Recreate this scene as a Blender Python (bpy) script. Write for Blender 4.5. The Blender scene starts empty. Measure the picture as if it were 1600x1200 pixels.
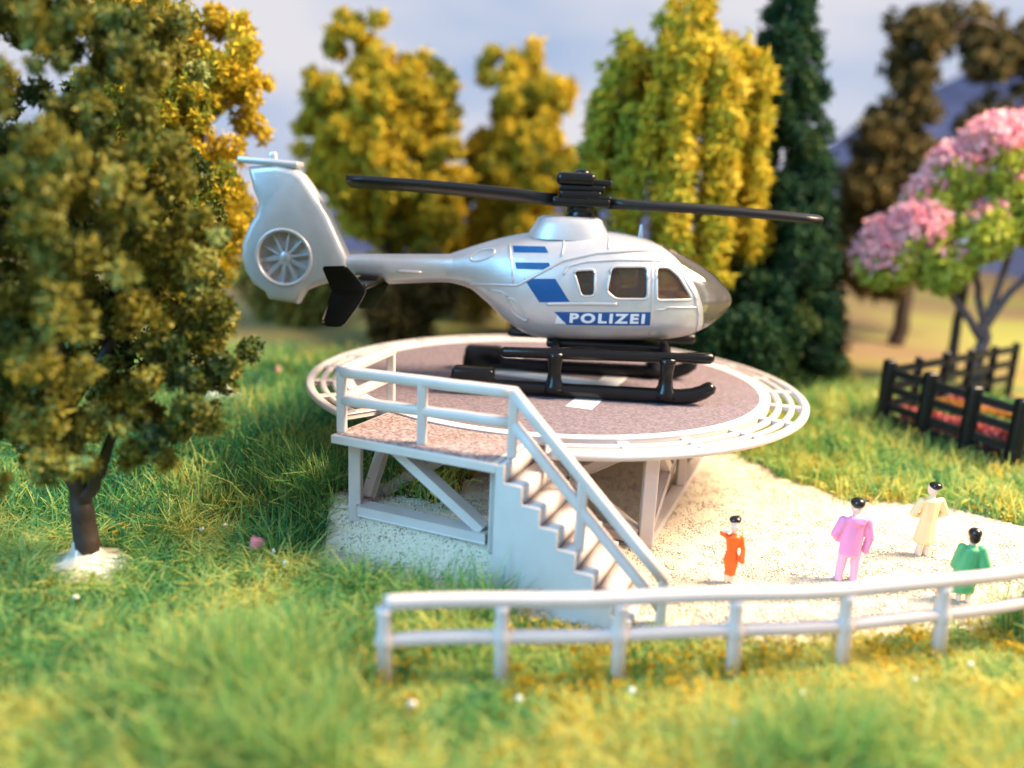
import bpy, bmesh, math, random
import numpy as np
from mathutils import Vector, Matrix
R = math.radians
rng = np.random.default_rng(11)
random.seed(5)
sc = bpy.context.scene
col = sc.collection
# one unit is one centimetre: this is a table-top model
sc.unit_settings.system = 'METRIC'
sc.unit_settings.scale_length = 0.01
sc.unit_settings.length_unit = 'CENTIMETERS'

# ------------------------------------------------------------------ camera
cam = bpy.data.cameras.new('camera')
camo = bpy.data.objects.new('camera', cam); col.objects.link(camo)
cam.sensor_width = 36.0
cam.lens = 28.04
cam.clip_start = 0.1
cam.clip_end = 2000
camo.location = (0, 0, 4.87)
camo.rotation_euler = (Matrix.Rotation(R(90 - 13.4), 3, 'X') @ Matrix.Rotation(R(2.5), 3, 'Z')).to_euler()
cam.dof.use_dof = True
cam.dof.focus_distance = 11.4
cam.dof.aperture_fstop = 0.115
sc.camera = camo

# ------------------------------------------------------------------ world, lamps, exposure
w = bpy.data.worlds.new('World'); sc.world = w; w.use_nodes = True
nt = w.node_tree; nt.nodes.clear()
out = nt.nodes.new('ShaderNodeOutputWorld'); bg = nt.nodes.new('ShaderNodeBackground')
tc = nt.nodes.new('ShaderNodeTexCoord'); mp = nt.nodes.new('ShaderNodeMapping')
mp.inputs['Scale'].default_value = (1.0, 1.0, 2.6); mp.inputs['Location'].default_value = (0.35, 0.2, 0.1)
nz = nt.nodes.new('ShaderNodeTexNoise'); nz.inputs['Scale'].default_value = 2.6; nz.inputs['Detail'].default_value = 4
rp = nt.nodes.new('ShaderNodeValToRGB')
rp.color_ramp.elements[0].position = 0.33; rp.color_ramp.elements[0].color = (0.43, 0.58, 0.86, 1)
rp.color_ramp.elements[1].position = 0.62; rp.color_ramp.elements[1].color = (0.90, 0.88, 0.94, 1)
nt.links.new(tc.outputs['Generated'], mp.inputs['Vector']); nt.links.new(mp.outputs['Vector'], nz.inputs['Vector'])
nt.links.new(nz.outputs['Fac'], rp.inputs['Fac']); nt.links.new(rp.outputs['Color'], bg.inputs['Color'])
nt.links.new(bg.outputs['Background'], out.inputs['Surface'])
bg.inputs['Strength'].default_value = 0.80

def area(name, loc, target, size, energy, color):
    l = bpy.data.lights.new(name, 'AREA'); l.shape = 'DISK'; l.size = size; l.energy = energy; l.color = color
    o = bpy.data.objects.new(name, l); col.objects.link(o); o.location = loc
    o.rotation_euler = (Vector(target) - Vector(loc)).to_track_quat('-Z', 'Y').to_euler()
    return o
area('warm_room_lamp', (30, 12, 30), (2, 11.5, 1), 14, 60000, (1.0, 0.75, 0.50))
area('cool_window_light', (-26, -12, 20), (-1, 11, 1.5), 22, 17000, (0.20, 0.63, 1.0))

vs = sc.view_settings
vs.view_transform = 'Standard'; vs.look = 'None'; vs.exposure = 0.14; vs.gamma = 1.0; vs.use_curve_mapping = False
sc.cycles.use_denoising = True
sc.cycles.max_bounces = 8; sc.cycles.transparent_max_bounces = 16
sc.cycles.sample_clamp_indirect = 6

# ------------------------------------------------------------------ materials
def mat(name, color, rough=0.5, metal=0.0, noise=0.0, nscale=20.0, bump=0.0, bscale=60.0, spec=0.5, coat=0.0, sss=0.0):
    m = bpy.data.materials.new(name); m.use_nodes = True
    t = m.node_tree; b = t.nodes['Principled BSDF']
    b.inputs['Base Color'].default_value = (*color, 1); b.inputs['Roughness'].default_value = rough
    b.inputs['Metallic'].default_value = metal; b.inputs['Specular IOR Level'].default_value = spec
    b.inputs['Coat Weight'].default_value = coat
    if sss:
        b.inputs['Subsurface Weight'].default_value = sss; b.inputs['Subsurface Scale'].default_value = 0.08
        b.inputs['Subsurface Radius'].default_value = (1, .8, .7)
    c = t.nodes.new('ShaderNodeTexCoord')
    if noise:
        n = t.nodes.new('ShaderNodeTexNoise'); n.inputs['Scale'].default_value = nscale; n.inputs['Detail'].default_value = 6
        t.links.new(c.outputs['Object'], n.inputs['Vector'])
        h = t.nodes.new('ShaderNodeHueSaturation'); h.inputs['Color'].default_value = (*color, 1)
        mr = t.nodes.new('ShaderNodeMapRange'); mr.inputs['From Min'].default_value = .3; mr.inputs['From Max'].default_value = .7
        mr.inputs['To Min'].default_value = 1 - noise; mr.inputs['To Max'].default_value = 1 + noise
        t.links.new(n.outputs['Fac'], mr.inputs['Value']); t.links.new(mr.outputs['Result'], h.inputs['Value'])
        t.links.new(h.outputs['Color'], b.inputs['Base Color'])
    if bump:
        n2 = t.nodes.new('ShaderNodeTexNoise'); n2.inputs['Scale'].default_value = bscale; n2.inputs['Detail'].default_value = 4
        bp = t.nodes.new('ShaderNodeBump'); bp.inputs['Strength'].default_value = bump; bp.inputs['Distance'].default_value = 0.02
        t.links.new(c.outputs['Object'], n2.inputs['Vector']); t.links.new(n2.outputs['Fac'], bp.inputs['Height'])
        t.links.new(bp.outputs['Normal'], b.inputs['Normal'])
    return m

def printed_plastic(name, color, layer=26.0, depth=.10):
    m = mat(name, color, 0.42, noise=0.05, nscale=3.0, sss=0.0)
    t = m.node_tree; b = t.nodes['Principled BSDF']
    c = t.nodes.new('ShaderNodeTexCoord'); wv = t.nodes.new('ShaderNodeTexWave'); wv.bands_direction = 'Z'
    wv.inputs['Scale'].default_value = layer / 3.14; wv.inputs['Distortion'].default_value = 0.4; wv.inputs['Detail'].default_value = 2
    n = t.nodes.new('ShaderNodeTexNoise'); n.inputs['Scale'].default_value = 14
    ad = t.nodes.new('ShaderNodeMath'); ad.operation = 'ADD'
    bp = t.nodes.new('ShaderNodeBump'); bp.inputs['Strength'].default_value = depth; bp.inputs['Distance'].default_value = 0.012
    t.links.new(c.outputs['Object'], wv.inputs['Vector']); t.links.new(c.outputs['Object'], n.inputs['Vector'])
    t.links.new(wv.outputs['Fac'], ad.inputs[0]); t.links.new(n.outputs['Fac'], ad.inputs[1])
    t.links.new(ad.outputs[0], bp.inputs['Height']); t.links.new(bp.outputs['Normal'], b.inputs['Normal'])
    return m

def tinted(name, stops, rough=0.75, transl=0.25, spec=0.3):
    """fibre / foam flock: colour picked per piece from the 'tint' attribute"""
    m = bpy.data.materials.new(name); m.use_nodes = True
    t = m.node_tree; b = t.nodes['Principled BSDF']; o = t.nodes['Material Output']
    a = t.nodes.new('ShaderNodeAttribute'); a.attribute_name = 'tint'
    r = t.nodes.new('ShaderNodeValToRGB'); e = r.color_ramp.elements
    while len(e) < len(stops): e.new(0.5)
    for k, (p, c) in enumerate(stops): e[k].position = p; e[k].color = (*c, 1)
    t.links.new(a.outputs['Fac'], r.inputs['Fac']); t.links.new(r.outputs['Color'], b.inputs['Base Color'])
    b.inputs['Roughness'].default_value = rough; b.inputs['Specular IOR Level'].default_value = spec
    tr = t.nodes.new('ShaderNodeBsdfTranslucent'); mx = t.nodes.new('ShaderNodeMixShader'); mx.inputs['Fac'].default_value = transl
    t.links.new(r.outputs['Color'], tr.inputs['Color'])
    t.links.new(b.outputs[0], mx.inputs[1]); t.links.new(tr.outputs[0], mx.inputs[2]); t.links.new(mx.outputs[0], o.inputs['Surface'])
    return m

def clear(name, color, alpha, through, rough=0.06):
    m = bpy.data.materials.new(name); m.use_nodes = True
    t = m.node_tree; b = t.nodes['Principled BSDF']; o = t.nodes['Material Output']
    b.inputs['Base Color'].default_value = (*color, 1); b.inputs['Roughness'].default_value = rough
    tr = t.nodes.new('ShaderNodeBsdfTransparent'); tr.inputs['Color'].default_value = (*through, 1)
    mx = t.nodes.new('ShaderNodeMixShader'); mx.inputs['Fac'].default_value = alpha
    t.links.new(tr.outputs[0], mx.inputs[1]); t.links.new(b.outputs[0], mx.inputs[2])
    gl = t.nodes.new('ShaderNodeBsdfGlossy'); gl.inputs['Roughness'].default_value = rough
    fr_ = t.nodes.new('ShaderNodeFresnel'); fr_.inputs['IOR'].default_value = 1.5; m2 = t.nodes.new('ShaderNodeMixShader')
    t.links.new(fr_.outputs[0], m2.inputs['Fac']); t.links.new(mx.outputs[0], m2.inputs[1]); t.links.new(gl.outputs[0], m2.inputs[2]); t.links.new(m2.outputs[0], o.inputs['Surface'])
    return m

M = {}
M['plastic'] = printed_plastic('printed_grey_plastic', (0.57, 0.51, 0.495))
M['wall_plastic'] = printed_plastic('printed_wall_plastic', (0.56, 0.54, 0.55), 64, .22)
M['fence_plastic'] = printed_plastic('printed_fence_plastic', (0.60, 0.52, 0.52), 30)
M['silver'] = mat('silver_paint', (0.53, 0.525, 0.545), 0.38, metal=0.42, noise=0.06, nscale=4, bump=0.10, bscale=22, coat=0.08)
M['black'] = mat('black_plastic', (0.004, 0.004, 0.0045), 0.24, spec=.35, noise=0.2, nscale=10, bump=0.1, bscale=30)
M['blade'] = mat('black_blade_plastic', (0.006, 0.006, 0.007), 0.38, spec=.4, bump=0.08, bscale=40)
M['blue'] = mat('blue_print', (0.002, 0.075, 0.26), 0.4, noise=0.08, nscale=12, spec=.35)
M['white_print'] = mat('white_print', (0.72, 0.74, 0.78), 0.4)
M['pane'] = clear('smoked_window', (0.26, 0.16, 0.09), 0.16, (.66, .52, .42))
M['screen'] = clear('smoked_windscreen', (0.52, 0.46, 0.38), 0.19, (.94, .92, .88))
M['cabin'] = mat('cabin_brown', (0.30, 0.17, 0.09), 0.4, noise=0.3, nscale=6)
M['white_line'] = mat('white_line', (0.80, 0.79, 0.78), 0.6, noise=0.04, nscale=30)
M['figure_skin'] = mat('figure_skin', (0.78, 0.60, 0.50), 0.45)
M['hair'] = mat('hair_black', (0.008, 0.008, 0.009), 0.2)
M['trunk'] = mat('trunk_brown', (0.035, 0.022, 0.017), 0.6, noise=0.4, nscale=6, bump=0.6, bscale=12)
M['trunk_grey'] = mat('trunk_grey', (0.11, 0.08, 0.085), 0.6, noise=0.4, nscale=6, bump=0.6, bscale=12)
M['glue'] = mat('dried_glue', (0.56, 0.52, 0.46), 0.10, noise=0.3, nscale=5, bump=0.6, bscale=5, sss=0.3)
M['pen_black'] = mat('pen_black', (0.004, 0.006, 0.009), 0.4, spec=.3, noise=.2)

# grey-mauve printed paving with coarse speckle
def paving(name, c1, c2, c3):
    m = bpy.data.materials.new(name); m.use_nodes = True
    t = m.node_tree; b = t.nodes['Principled BSDF']; b.inputs['Roughness'].default_value = 0.75
    c = t.nodes.new('ShaderNodeTexCoord')
    v = t.nodes.new('ShaderNodeTexVoronoi'); v.inputs['Scale'].default_value = 30
    n = t.nodes.new('ShaderNodeTexNoise'); n.inputs['Scale'].default_value = 34; n.inputs['Detail'].default_value = 6; n.inputs['Roughness'].default_value = .7
    s = t.nodes.new('ShaderNodeSeparateColor'); mx = t.nodes.new('ShaderNodeMath'); mx.operation = 'MULTIPLY_ADD'; mx.inputs[1].default_value = .45
    r = t.nodes.new('ShaderNodeValToRGB'); e = r.color_ramp.elements; e.new(.5)
    for k, (p, cc) in enumerate(((.36, c1), (.62, c2), (.92, c3))): e[k].position = p; e[k].color = (*cc, 1)
    t.links.new(c.outputs['Object'], v.inputs['Vector']); t.links.new(c.outputs['Object'], n.inputs['Vector'])
    t.links.new(v.outputs['Color'], s.inputs['Color']); t.links.new(s.outputs[0], mx.inputs[0]); t.links.new(n.outputs['Fac'], mx.inputs[2])
    t.links.new(mx.outputs[0], r.inputs['Fac']); t.links.new(r.outputs['Color'], b.inputs['Base Color'])
    return m
M['deck'] = paving('pad_paving', (0.105, 0.080, 0.095), (0.16, 0.125, 0.145), (0.25, 0.20, 0.225))
M['deck2'] = paving('platform_paving', (0.12, 0.075, 0.07), (0.23, 0.16, 0.155), (0.45, 0.35, 0.33))

# ------------------------------------------------------------------ mesh helpers
def tag(o, label=None, cat=None, group=None, kind=None):
    if label: o['label'] = label
    if cat: o['category'] = cat
    if group: o['group'] = group
    if kind: o['kind'] = kind
    return o

def link(name, me, m=None, parent=None, smooth=False):
    if m is not None and len(me.materials) == 0: me.materials.append(m)
    if smooth: me.polygons.foreach_set('use_smooth', [True] * len(me.polygons))
    o = bpy.data.objects.new(name, me); col.objects.link(o)
    if parent: o.parent = parent
    return o

def mk(name, V, Fc, m=None, parent=None, smooth=False):
    me = bpy.data.meshes.new(name); me.from_pydata([tuple(map(float, v)) for v in V], [], [tuple(map(int, f)) for f in Fc]); me.validate(); me.update()
    bm = bmesh.new(); bm.from_mesh(me); bmesh.ops.recalc_face_normals(bm, faces=bm.faces); bm.to_mesh(me); bm.free()
    return link(name, me, m, parent, smooth)

def empty(name, loc=(0, 0, 0), rz=0.0):
    o = bpy.data.objects.new(name, None); col.objects.link(o); o.location = loc; o.rotation_euler = (0, 0, rz); o.empty_display_size = .3
    return o

def quads_np(name, V, Q, tint, m, parent=None):
    """V (n,3), Q (f,4) ints -> one fast mesh with a per-vertex tint"""
    me = bpy.data.meshes.new(name)
    me.vertices.add(len(V)); me.vertices.foreach_set('co', np.ascontiguousarray(V, dtype=np.float32).ravel())
    k = Q.shape[1]
    me.loops.add(Q.size); me.loops.foreach_set('vertex_index', np.ascontiguousarray(Q, dtype=np.int32).ravel())
    me.polygons.add(len(Q)); me.polygons.foreach_set('loop_start', np.arange(0, Q.size, k, dtype=np.int32))
    me.update(calc_edges=True)
    a = me.attributes.new('tint', 'FLOAT', 'POINT'); a.data.foreach_set('value', np.ascontiguousarray(tint, dtype=np.float32))
    return link(name, me, m, parent)

def tube(pts, rad, n=10, closed=False, sx=1.0, sz=1.0, up=(0, 0, 1), power=2.0):
    """swept (super)elliptic tube; rad scalar or per point; sx scales sideways, sz scales upward"""
    P = np.array(pts, float); N = len(P)
    rad = np.full(N, rad) if np.isscalar(rad) else np.array(rad, float)
    if closed: T = np.roll(P, -1, 0) - np.roll(P, 1, 0)
    else: T = np.gradient(P, axis=0)
    T /= np.linalg.norm(T, axis=1)[:, None] + 1e-12
    U = np.tile(np.array(up, float), (N, 1))
    bad = np.abs((T * U).sum(1)) > .95; U[bad] = (0, 1, 0) if abs(up[2]) > .5 else (0, 0, 1)
    S = np.cross(T, U); S /= np.linalg.norm(S, axis=1)[:, None]; W = np.cross(S, T)
    a = np.linspace(0, 2 * np.pi, n, endpoint=False) + np.pi / n
    ca, sa = np.cos(a), np.sin(a)
    ca = np.sign(ca) * np.abs(ca) ** (2 / power); sa = np.sign(sa) * np.abs(sa) ** (2 / power)
    V = (P[:, None] + rad[:, None, None] * (sx * ca[None, :, None] * S[:, None] + sz * sa[None, :, None] * W[:, None])).reshape(-1, 3)
    Fc = []
    for i in range(N if closed else N - 1):
        j = (i + 1) % N
        for k in range(n): Fc.append((i * n + k, i * n + (k + 1) % n, j * n + (k + 1) % n, j * n + k))
    if not closed: Fc.append(tuple(range(n - 1, -1, -1))); Fc.append(tuple((N - 1) * n + k for k in range(n)))
    return [tuple(v) for v in V], Fc

def join(*parts):
    V, Fc = [], []
    for v, f in parts:
        b = len(V); V += list(v); Fc += [tuple(i + b for i in ff) for ff in f]
    return V, Fc

def rbar(name, p0, p1, w, h, m, parent, up=(0, 0, 1), round_=.3):
    """straight bar with softened edges between two points"""
    p0 = Vector(p0); p1 = Vector(p1); d = (p1 - p0); L = d.length; d.normalize()
    u = Vector(up)
    if abs(d.dot(u)) > .95: u = Vector((0, 1, 0))
    s = d.cross(u).normalized(); t = s.cross(d)
    bm = bmesh.new(); bmesh.ops.create_cube(bm, size=1)
    for v in bm.verts:
        c = v.co.copy(); v.co = (p0 + p1) / 2 + d * (c.x * L) + s * (c.y * w) + t * (c.z * h)
    bmesh.ops.bevel(bm, geom=list(bm.edges), offset=min(w, h) * round_, segments=3, affect='EDGES', profile=.5)
    me = bpy.data.meshes.new(name); bm.to_mesh(me); bm.free()
    return link(name, me, m, parent, False)

def rbox(name, c, size, m, parent, r=.04, seg=3, rot=None, taper=None):
    bm = bmesh.new(); bmesh.ops.create_cube(bm, size=1)
    for v in bm.verts:
        k = v.co.copy()
        if taper and k.z > 0: k.x *= taper; k.y *= taper
        v.co = Vector((k.x * size[0], k.y * size[1], k.z * size[2]))
    bmesh.ops.bevel(bm, geom=list(bm.edges), offset=r, segments=seg, affect='EDGES', profile=.5)
    if rot: bmesh.ops.rotate(bm, verts=bm.verts, cent=(0, 0, 0), matrix=rot)
    bmesh.ops.translate(bm, verts=bm.verts, vec=c)
    me = bpy.data.meshes.new(name); bm.to_mesh(me); bm.free()
    return link(name, me, m, parent, True)

def prism(name, poly, z0, z1, m, parent=None, axis='z', bevel=0.0, seg=2):
    """extrude a 2D outline; axis z: (x,y) between z0..z1; axis y: (x,z) between y0..y1"""
    bm = bmesh.new()
    f3 = (lambda p, k: (p[0], p[1], k)) if axis == 'z' else (lambda p, k: (p[0], k, p[1]))
    a = [bm.verts.new(f3(p, z0)) for p in poly]; b = [bm.verts.new(f3(p, z1)) for p in poly]
    bm.faces.new(a); bm.faces.new(b[::-1]); n = len(poly)
    for i in range(n): bm.faces.new((a[i], b[i], b[(i + 1) % n], a[(i + 1) % n]))
    bmesh.ops.recalc_face_normals(bm, faces=bm.faces)
    if bevel:
        rim = [e for e in bm.edges if len(e.link_faces) == 2 and any(len(f.verts) == n and n != 4 or f.normal.dot(Vector((0, 1, 0) if axis == 'y' else (0, 0, 1))) ** 2 > .9 for f in e.link_faces)]
        bmesh.ops.bevel(bm, geom=rim, offset=bevel, segments=seg, affect='EDGES', profile=.5)
    me = bpy.data.meshes.new(name); bm.to_mesh(me); bm.free()
    return link(name, me, m, parent, False)

def evaluated(o):
    dg = bpy.context.evaluated_depsgraph_get(); dg.update()
    return bpy.data.meshes.new_from_object(o.evaluated_get(dg), depsgraph=dg)

def boolean(o, cutters, op='DIFFERENCE'):
    for c in cutters:
        md = o.modifiers.new('b', 'BOOLEAN'); md.operation = op; md.object = c; md.solver = 'EXACT'
    me = evaluated(o); o.modifiers.clear(); old = o.data; o.data = me
    bpy.data.meshes.remove(old)

def drop(*objs):
    for o in objs:
        me = o.data; bpy.data.objects.remove(o, do_unlink=True)
        if me and me.users == 0: bpy.data.meshes.remove(me)

def smooth_by_angle(o, deg=35):
    me = o.data
    me.polygons.foreach_set('use_smooth', [True] * len(me.polygons))
    bm = bmesh.new(); bm.from_mesh(me)
    for e in bm.edges:
        e.smooth = not (len(e.link_faces) == 2 and e.calc_face_angle(0) > R(deg))
    bm.to_mesh(me); bm.free()

def sstep(a, b, x):
    t = np.clip((np.asarray(x, float) - a) / (b - a), 0, 1); return t * t * (3 - 2 * t)

def vnoise(x, y, s, seed=0):
    """cheap smooth value noise in [-1,1]"""
    x = np.asarray(x, float) / s + 37.2 * seed; y = np.asarray(y, float) / s + 11.7 * seed
    xi, yi = np.floor(x), np.floor(y); fx, fy = x - xi, y - yi
    h = lambda a, b: (np.sin(a * 127.1 + b * 311.7 + seed * 7.3) * 43758.5453) % 1.0
    fx = fx * fx * (3 - 2 * fx); fy = fy * fy * (3 - 2 * fy)
    v = (h(xi, yi) * (1 - fx) + h(xi + 1, yi) * fx) * (1 - fy) + (h(xi, yi + 1) * (1 - fx) + h(xi + 1, yi + 1) * fx) * fy
    return v * 2 - 1

# ------------------------------------------------------------------ terrain
HP = 1.75                                    # height of the pad surface
PC = np.array([0.75, 13.8])                  # pad centre
UO = np.array([-0.15, 9.04]); UU = np.array([math.cos(R(22.5)), -math.sin(R(22.5))]); VV = np.array([math.sin(R(22.5)), math.cos(R(22.5))])
def uv(u, v, z=0.0):
    p = UO + UU * u + VV * v; return (float(p[0]), float(p[1]), z)

def gz(x, y):
    x = np.asarray(x, float); y = np.asarray(y, float)
    du = (x - UO[0]) * VV[0] + (y - UO[1]) * VV[1]                 # distance behind the platform front
    wide = 0.62 + 1.6 * sstep(-2.2, -5, x)
    bank = 0.55 * sstep(0, 1, (du + 0.02) / wide) * (1 - sstep(-0.05, 0.9, x))
    back = 0.30 * sstep(13.5, 18, y) * sstep(-0.05, 0.9, x)
    lump = 0.07 * vnoise(x, y, 2.3, 1) + 0.04 * vnoise(x, y, .9, 2)
    flat = np.exp(-((x - 4) ** 2 / 9 + (y - 10.5) ** 2 / 4))
    dip = -.10 * np.exp(-((x - .7) ** 2 / .9 + (y - 8.3) ** 2 / .35))
    return bank + back + dip + lump * (1 - .8 * flat) * (1 - .8 * np.exp(-((x - .6) ** 2 / 1.5 + (y - 8.4) ** 2 / .8))) * sstep(5, 7, np.hypot(x, y))

def grid_sheet(name, xs, ys, zf, m, keep=None, parent=None):
    X, Y = np.meshgrid(xs, ys); Z = zf(X, Y); nx, ny = len(xs), len(ys)
    V = np.stack([X.ravel(), Y.ravel(), Z.ravel()], 1)
    i = np.arange(ny - 1)[:, None] * nx + np.arange(nx - 1)[None, :]
    Q = np.stack([i, i + 1, i + nx + 1, i + nx], -1).reshape(-1, 4)
    if keep is not None:
        c = V[Q].mean(1); Q = Q[keep(c[:, 0], c[:, 1])]
        used = np.unique(Q); remap = np.full(len(V), -1); remap[used] = np.arange(len(used)); V = V[used]; Q = remap[Q]
    o = quads_np(name, V, Q, np.zeros(len(V)), m, parent)
    o.data.polygons.foreach_set('use_smooth', [True] * len(o.data.polygons)); return o

def ground_mat():
    m = bpy.data.materials.new('meadow_turf'); m.use_nodes = True
    t = m.node_tree; b = t.nodes['Principled BSDF']; b.inputs['Roughness'].default_value = .9
    c = t.nodes.new('ShaderNodeTexCoord')
    n = t.nodes.new('ShaderNodeTexNoise'); n.inputs['Scale'].default_value = .55; n.inputs['Detail'].default_value = 8
    r = t.nodes.new('ShaderNodeValToRGB'); e = r.color_ramp.elements; e.new(.5); e.new(.6)
    for k, (p, cc) in enumerate(((.32, (.02, .07, .02)), (.46, (.05, .13, .025)), (.56, (.20, .17, .02)), (.70, (.26, .15, .012)))): e[k].position = p; e[k].color = (*cc, 1)
    # beyond the lawn: straw-coloured field
    s = t.nodes.new('ShaderNodeSeparateXYZ'); mr = t.nodes.new('ShaderNodeMapRange')
    mr.inputs['From Min'].default_value = 17; mr.inputs['From Max'].default_value = 26
    n2 = t.nodes.new('ShaderNodeTexNoise'); n2.inputs['Scale'].default_value = .12; n2.inputs['Detail'].default_value = 3
    r2 = t.nodes.new('ShaderNodeValToRGB'); e2 = r2.color_ramp.elements
    e2[0].position = .4; e2[0].color = (.24, .25, .05, 1); e2[1].position = .62; e2[1].color = (.19, .13, .06, 1)
    mx = t.nodes.new('ShaderNodeMix'); mx.data_type = 'RGBA'
    t.links.new(c.outputs['Object'], n.inputs['Vector']); t.links.new(n.outputs['Fac'], r.inputs['Fac'])
    t.links.new(c.outputs['Object'], n2.inputs['Vector']); t.links.new(n2.outputs['Fac'], r2.inputs['Fac'])
    t.links.new(c.outputs['Object'], s.inputs[0]); t.links.new(s.outputs['Y'], mr.inputs['Value'])
    t.links.new(mr.outputs['Result'], mx.inputs['Factor']); t.links.new(r.outputs['Color'], mx.inputs['A']); t.links.new(r2.outputs['Color'], mx.inputs['B'])
    t.links.new(mx.outputs['Result'], b.inputs['Base Color'])
    return m
xs = np.concatenate([np.linspace(-120, -14, 24), np.arange(-13.8, 16, .16), np.linspace(16.2, 120, 24)])
ys = np.concatenate([np.linspace(-30, 2.8, 12), np.arange(3, 22, .16), np.linspace(22.2, 130, 40)])
ground = tag(grid_sheet('ground', xs, ys, gz, ground_mat()), kind='structure')

# sand clearing round the pad
SAND = np.array([(-2.65, 9.95), (-2.45, 9.45), (-1.8, 9.05), (-1.1, 8.72), (-.2, 8.62), (.5, 8.62), (1.1, 8.35), (1.7, 8.3), (2.4, 8.15), (3.2, 8.1), (4.3, 8.35), (5.4, 8.65), (7.0, 9.2),
                 (9.4, 10.2), (9.0, 11.5), (7.6, 12.4), (6.6, 12.9), (5.8, 12.8), (5.0, 14.2), (4.1, 15.3), (2.6, 16.4), (0.9, 15.6), (-.2, 13.2), (-.5, 11.4), (-.9, 10.35), (-2.4, 10.75)])
def poly_dist(x, y, P):
    """signed distance, positive inside"""
    x = np.asarray(x, float); y = np.asarray(y, float); ins = np.zeros(x.shape, bool); d = np.full(x.shape, 1e9)
    for (x0, y0), (x1, y1) in zip(P, np.roll(P, -1, 0)):
        c = ((y0 > y) != (y1 > y)) & (x < (x1 - x0) * (y - y0) / (y1 - y0 + 1e-12) + x0); ins ^= c
        t = np.clip(((x - x0) * (x1 - x0) + (y - y0) * (y1 - y0)) / ((x1 - x0) ** 2 + (y1 - y0) ** 2), 0, 1)
        d = np.minimum(d, np.hypot(x - x0 - t * (x1 - x0), y - y0 - t * (y1 - y0)))
    return np.where(ins, d, -d)
def sand_d(x, y): return poly_dist(x, y, SAND) + .16 * vnoise(x, y, .6, 3) + .1 * vnoise(x, y, .22, 4)

def sand_mat():
    m = bpy.data.materials.new('pale_sand'); m.use_nodes = True
    t = m.node_tree; b = t.nodes['Principled BSDF']; b.inputs['Roughness'].default_value = .85
    c = t.nodes.new('ShaderNodeTexCoord')
    n = t.nodes.new('ShaderNodeTexNoise'); n.inputs['Scale'].default_value = 24; n.inputs['Detail'].default_value = 8; n.inputs['Roughness'].default_value = .85
    r = t.nodes.new('ShaderNodeValToRGB'); e = r.color_ramp.elements
    e[0].position = .34; e[0].color = (.54, .45, .34, 1); e[1].position = .6; e[1].color = (.74, .64, .50, 1)
    v = t.nodes.new('ShaderNodeTexVoronoi'); v.inputs['Scale'].default_value = 42
    bp = t.nodes.new('ShaderNodeBump'); bp.inputs['Strength'].default_value = .5; bp.inputs['Distance'].default_value = .02
    t.links.new(c.outputs['Object'], n.inputs['Vector']); t.links.new(n.outputs['Fac'], r.inputs['Fac']); t.links.new(r.outputs['Color'], b.inputs['Base Color'])
    t.links.new(c.outputs['Object'], v.inputs['Vector']); t.links.new(v.outputs['Distance'], bp.inputs['Height']); t.links.new(bp.outputs['Normal'], b.inputs['Normal'])
    return m
tag(grid_sheet('sand', np.arange(-3.4, 9.8, .07), np.arange(7.8, 17, .07), lambda x, y: gz(x, y) + .03 + .012 * vnoise(x, y, .15, 5), sand_mat(), lambda x, y: sand_d(x, y) > 0), kind='structure')

# loose grains on the sand
def grains(n):
    x = rng.uniform(-3.3, 9.4, n); y = 7.9 + 8.5 * rng.random(n) ** 1.7
    d = sand_d(x, y); k = d > rng.exponential(.10, n) * -1.0; x, y = x[k], y[k]; n = len(x)
    s = rng.uniform(.007, .015, n) * np.where(rng.random(n) < .04, 1.7, 1)
    c = np.stack([x, y, gz(x, y) + .032], 1)
    base = np.array([(1, 1, 1), (1, -1, -1), (-1, 1, -1), (-1, -1, 1)], float)
    A = rng.normal(size=(n, 3, 3)); Q, _ = np.linalg.qr(A)
    V = (c[:, None] + s[:, None, None] * (base[None] @ Q) * .8).reshape(-1, 3)
    f = np.array([(0, 1, 2), (0, 3, 1), (0, 2, 3), (1, 3, 2)])
    T = (np.arange(n)[:, None, None] * 4 + f[None]).reshape(-1, 3)
    o = quads_np('sand_grains', V, T, np.repeat(rng.random(n), 4), tinted('sand_grain', [(0, (.50, .42, .33)), (.06, (.66, .58, .49)), (.6, (.76, .70, .60)), (1, (.82, .80, .76))], .5, .35, .5))
    tag(o, 'pale loose sand grains strewn over the clearing', 'sand', kind='stuff')
grains(75000)

# ------------------------------------------------------------------ mountains behind
def hill(name, ridge, y0, depth, color, seed, amp):
    xs_ = np.arange(ridge[0][0], ridge[-1][0], .6); zs = np.interp(xs_, [p[0] for p in ridge], [p[1] for p in ridge])
    def zf(X, Y):
        t = (Y - y0) / depth; prof = np.interp(X, xs_, zs) + amp * vnoise(X, Y * 0 + 1, 3.0, seed) + amp * .5 * vnoise(X, Y * 0 + 1, 1.1, seed + 1)
        return -1.5 + (prof + 1.5) * np.sin(np.clip(t, 0, 1) * np.pi) ** .7 + amp * vnoise(X, Y, 2.2, seed + 2) * .6
    m = mat(name + '_slope', color, .95, noise=.3, nscale=.5)
    return tag(grid_sheet(name, xs_, np.linspace(y0, y0 + depth, 24), zf, m), kind='structure')
hill('mountains', [(-90, 3), (-40, 4.5), (-16, 3.0), (0, 4), (12, 5.5), (19, 7.5), (22.5, 9.4), (25, 11.5), (28.5, 12.9), (32, 15.2), (38, 17.4), (46, 17), (60, 12), (90, 6)], 52, 18, (.075, .10, .22), 3, .35)
hill('far_slopes', [(-80, .6), (-30, .9), (0, .7), (15, .9), (25, 1.3), (45, 1.2), (80, .8)], 44, 10, (.20, .15, .07), 8, .25)

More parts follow.
